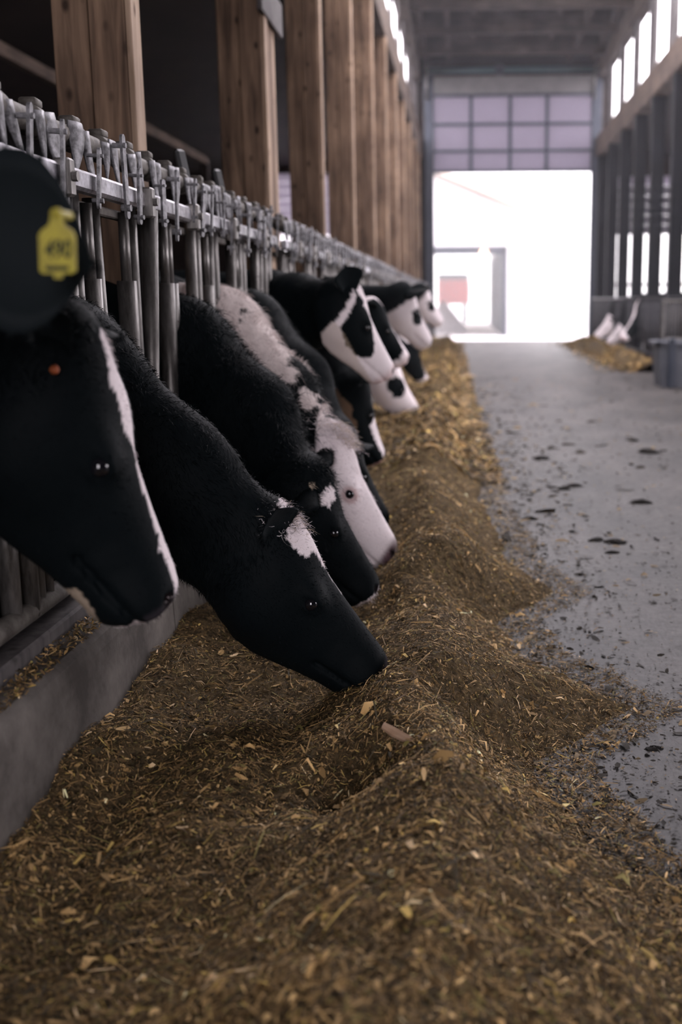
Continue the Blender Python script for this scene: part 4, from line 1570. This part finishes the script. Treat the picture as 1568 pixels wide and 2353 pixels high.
k1 = cow('nearest full head, black cow with narrow white blaze looking down the alley', (-.642, 1.85, 1.068), (-.526, 1.93, .582),
         [(-1.40, 2.05, .95, .25), (-1.0, 2.03, .93, .205), (-.80, 1.96, .90, .185)], 2.05, pat_c1, res=.008, hair=16000, roll=.14, hair_len=.014,
         ears=[(1, (-.10, -.55, .70), .125), (-1, (.05, .9, .3), .17)])
_p = k1['wld']((.035, .115, -.085))
MB().tube([_p, _p + np.array([0.004, -.012, 0])], [.008, .006], 12).build('tag_stud', 'orange', k1['root'], True)
k2 = cow('black cow with white forehead star, muzzle deep in the feed', (-.449, 2.58, .603), (-.189, 2.65, .195),
         [(-1.40, 2.55, .93, .25), (-.98, 2.55, .905, .205), (-.72, 2.56, .66, .175)], 2.55, pat_c2, res=.008, hair=26000, hair_len=.015, topknot=(900, .034, [WHITE * .9, WHITE * .8, BLACK, CREAM]),
         roll=.06, ears=[(1, (.22, -.48, .62), .14), (-1, (.0, .9, .25), .16)])
k3 = cow('black cow with white nose tip, head between the star cow and the white-faced cow', (-.476, 3.42, .585), (-.276, 3.49, .182),
         [(-1.40, 3.78, .95, .25), (-.98, 3.74, .915, .19), (-.72, 3.60, .70, .165)], 3.78, pat_c3, res=.009, hair=30000, hair_len=.024, topknot=(1300, .045, [BLACK, BLACK * 2.2]),
         ears=[(1, (-.15, -.75, -.35), .16), (-1, (.0, .9, .2), .16)])
k4 = cow('white-faced cow with shaggy white neck and black flecks', (-.478, 3.97, .645), (-.247, 4.02, .185),
         [(-1.40, 4.45, .98, .25), (-.98, 4.36, .955, .19), (-.72, 4.15, .715, .165)], 4.45, pat_c4, res=.009, hair=32000, hair_len=.028, topknot=(2600, .046, [WHITE, CREAM * 1.3, WHITE * .85]),
         ears=[(1, (-.2, -.7, -.3), .15), (-1, (-.1, .85, .15), .15)])
k4b = cow('black cow mostly hidden behind the white-faced cow, showing neck and ear', (-.50, 4.56, .58), (-.33, 4.68, .17),
          [(-1.40, 4.98, .96, .25), (-.98, 4.94, .955, .185), (-.74, 4.75, .74, .16)], 4.98, pat_black, res=.011, hair=9000, hair_len=.02,
          ears=[(1, (.55, -.6, -.05), .17), (-1, (.0, .9, .2), .16)])
k6 = cow('black and white cow with raised head and white jaw, beyond the white-faced cow', (-.53, 5.22, 1.19), (-.34, 5.33, .775),
         [(-1.40, 5.68, 1.0, .25), (-1.0, 5.62, 1.04, .205), (-.80, 5.45, 1.04, .18)], 5.68, pat_c6, res=.010, hair=12000, hair_len=.014,
         ears=[(1, (-.02, -.55, .75), .18), (-1, (-.45, .55, .55), .17)])
k5 = cow('cow with black cheek and white stripe, head hanging straight down to the feed', (-.58, 6.15, .70), (-.47, 6.25, .225),
         [(-1.40, 6.55, .97, .25), (-1.0, 6.52, .95, .19), (-.80, 6.36, .78, .165)], 6.55, pat_c5, res=.011, hair=8000)
k7 = cow('black cow with thin white blaze and pale muzzle, head raised', (-.57, 7.1, 1.10), (-.355, 7.2, .74),
         [(-1.40, 7.3, 1.0, .25), (-1.0, 7.3, .98, .19)], 7.3, pat_blaze, res=.013, ears=[(1, (-.3, -.7, .35), .15), (-1, (-.2, .8, .4), .16)])
k9 = cow('distant cow with black ear and neck, pale face and black eye patch', (-.44, 8.6, 1.22), (-.25, 8.72, .79),
         [(-1.40, 8.7, 1.0, .25), (-1.0, 8.7, 1.03, .2)], 8.7, pat_c9, res=.015, ears=[(1, (.45, -.6, .1), .27), (-1, (-.2, .8, .4), .2)])
k8 = cow('white cow with black eye patch, muzzle lowered to the feed far behind', (-.60, 9.2, .60), (-.35, 9.32, .145),
         [(-1.40, 9.5, .97, .25), (-1.0, 9.45, .93, .19)], 9.5, pat_c8, res=.015)
k10 = cow('small distant black cow with raised head near the bright doorway', (-.40, 11.0, 1.25), (-.20, 11.1, .90),
          [(-1.40, 11.1, 1.0, .25), (-1.0, 11.1, 1.05, .2)], 11.1, pat_c9, res=.018, eyes=False)
k11 = cow('farthest cow of the left row, black with white blaze, head down', (-.59, 13.0, .63), (-.44, 13.15, .18),
          [(-1.40, 13.1, .97, .25), (-1.0, 13.1, .93, .19)], 13.1, pat_blaze, res=.018, eyes=False)
gr = 'cows feeding at the right railing'
cow('black and white cow eating at the right railing, nearest there', (3.42, 21.9, .80), (3.10, 21.8, .38), [(4.0, 21.9, .95, .25), (3.6, 21.9, .92, .2)], 21.9, pat_blaze, res=.02, face=-1, eyes=False, group=gr)
cow('pale-faced cow eating at the right railing, middle of three', (3.40, 23.6, .62), (3.06, 23.55, .24), [(4.0, 23.6, .95, .25), (3.6, 23.6, .92, .2)], 23.6, pat_c9, res=.02, face=-1, eyes=False, group=gr)
cow('white-headed cow eating at the right railing, closest to the far door', (3.36, 25.4, .70), (3.0, 25.35, .30), [(4.0, 25.4, .95, .25), (3.6, 25.4, .92, .2)], 25.4, pat_c8, res=.02, face=-1, eyes=False, group=gr)

# ------------------------------------------------------------------ scatter volumes added for door glare and a washed-out yard
def haze_box(name, lo, hi, dens, col, label):
    m = bpy.data.materials.new(name)
    m.use_nodes = True
    nt = m.node_tree
    nt.nodes.remove(nt.nodes['Principled BSDF'])
    sc_ = nt.nodes.new('ShaderNodeVolumeScatter')
    sc_.inputs['Color'].default_value = (*col, 1)
    sc_.inputs['Density'].default_value = dens
    sc_.inputs['Anisotropy'].default_value = 0.35
    nt.links.new(sc_.outputs[0], nt.nodes['Material Output'].inputs['Volume'])
    o = MB().box(lo[0], hi[0], lo[1], hi[1], lo[2], hi[2]).build(name, m)
    tag(o, label, 'haze', kind='stuff')


haze_box('alley_glare', (XL + 0.03, 6.0, 0.4), (XR - 0.03, 29.7, 6.6), 0.0016, (0.93, 0.93, 1.0), 'thin scatter volume added as veiling glare in the far half of the alley')  # stands in for bloom around the bright door
haze_box('yard_washout', (-20, 30.8, 0.02), (25, 62, 9), 0.045, (0.98, 0.96, 1.0), 'scatter volume added to wash out the bright yard')  # stands in for overexposure outside the door
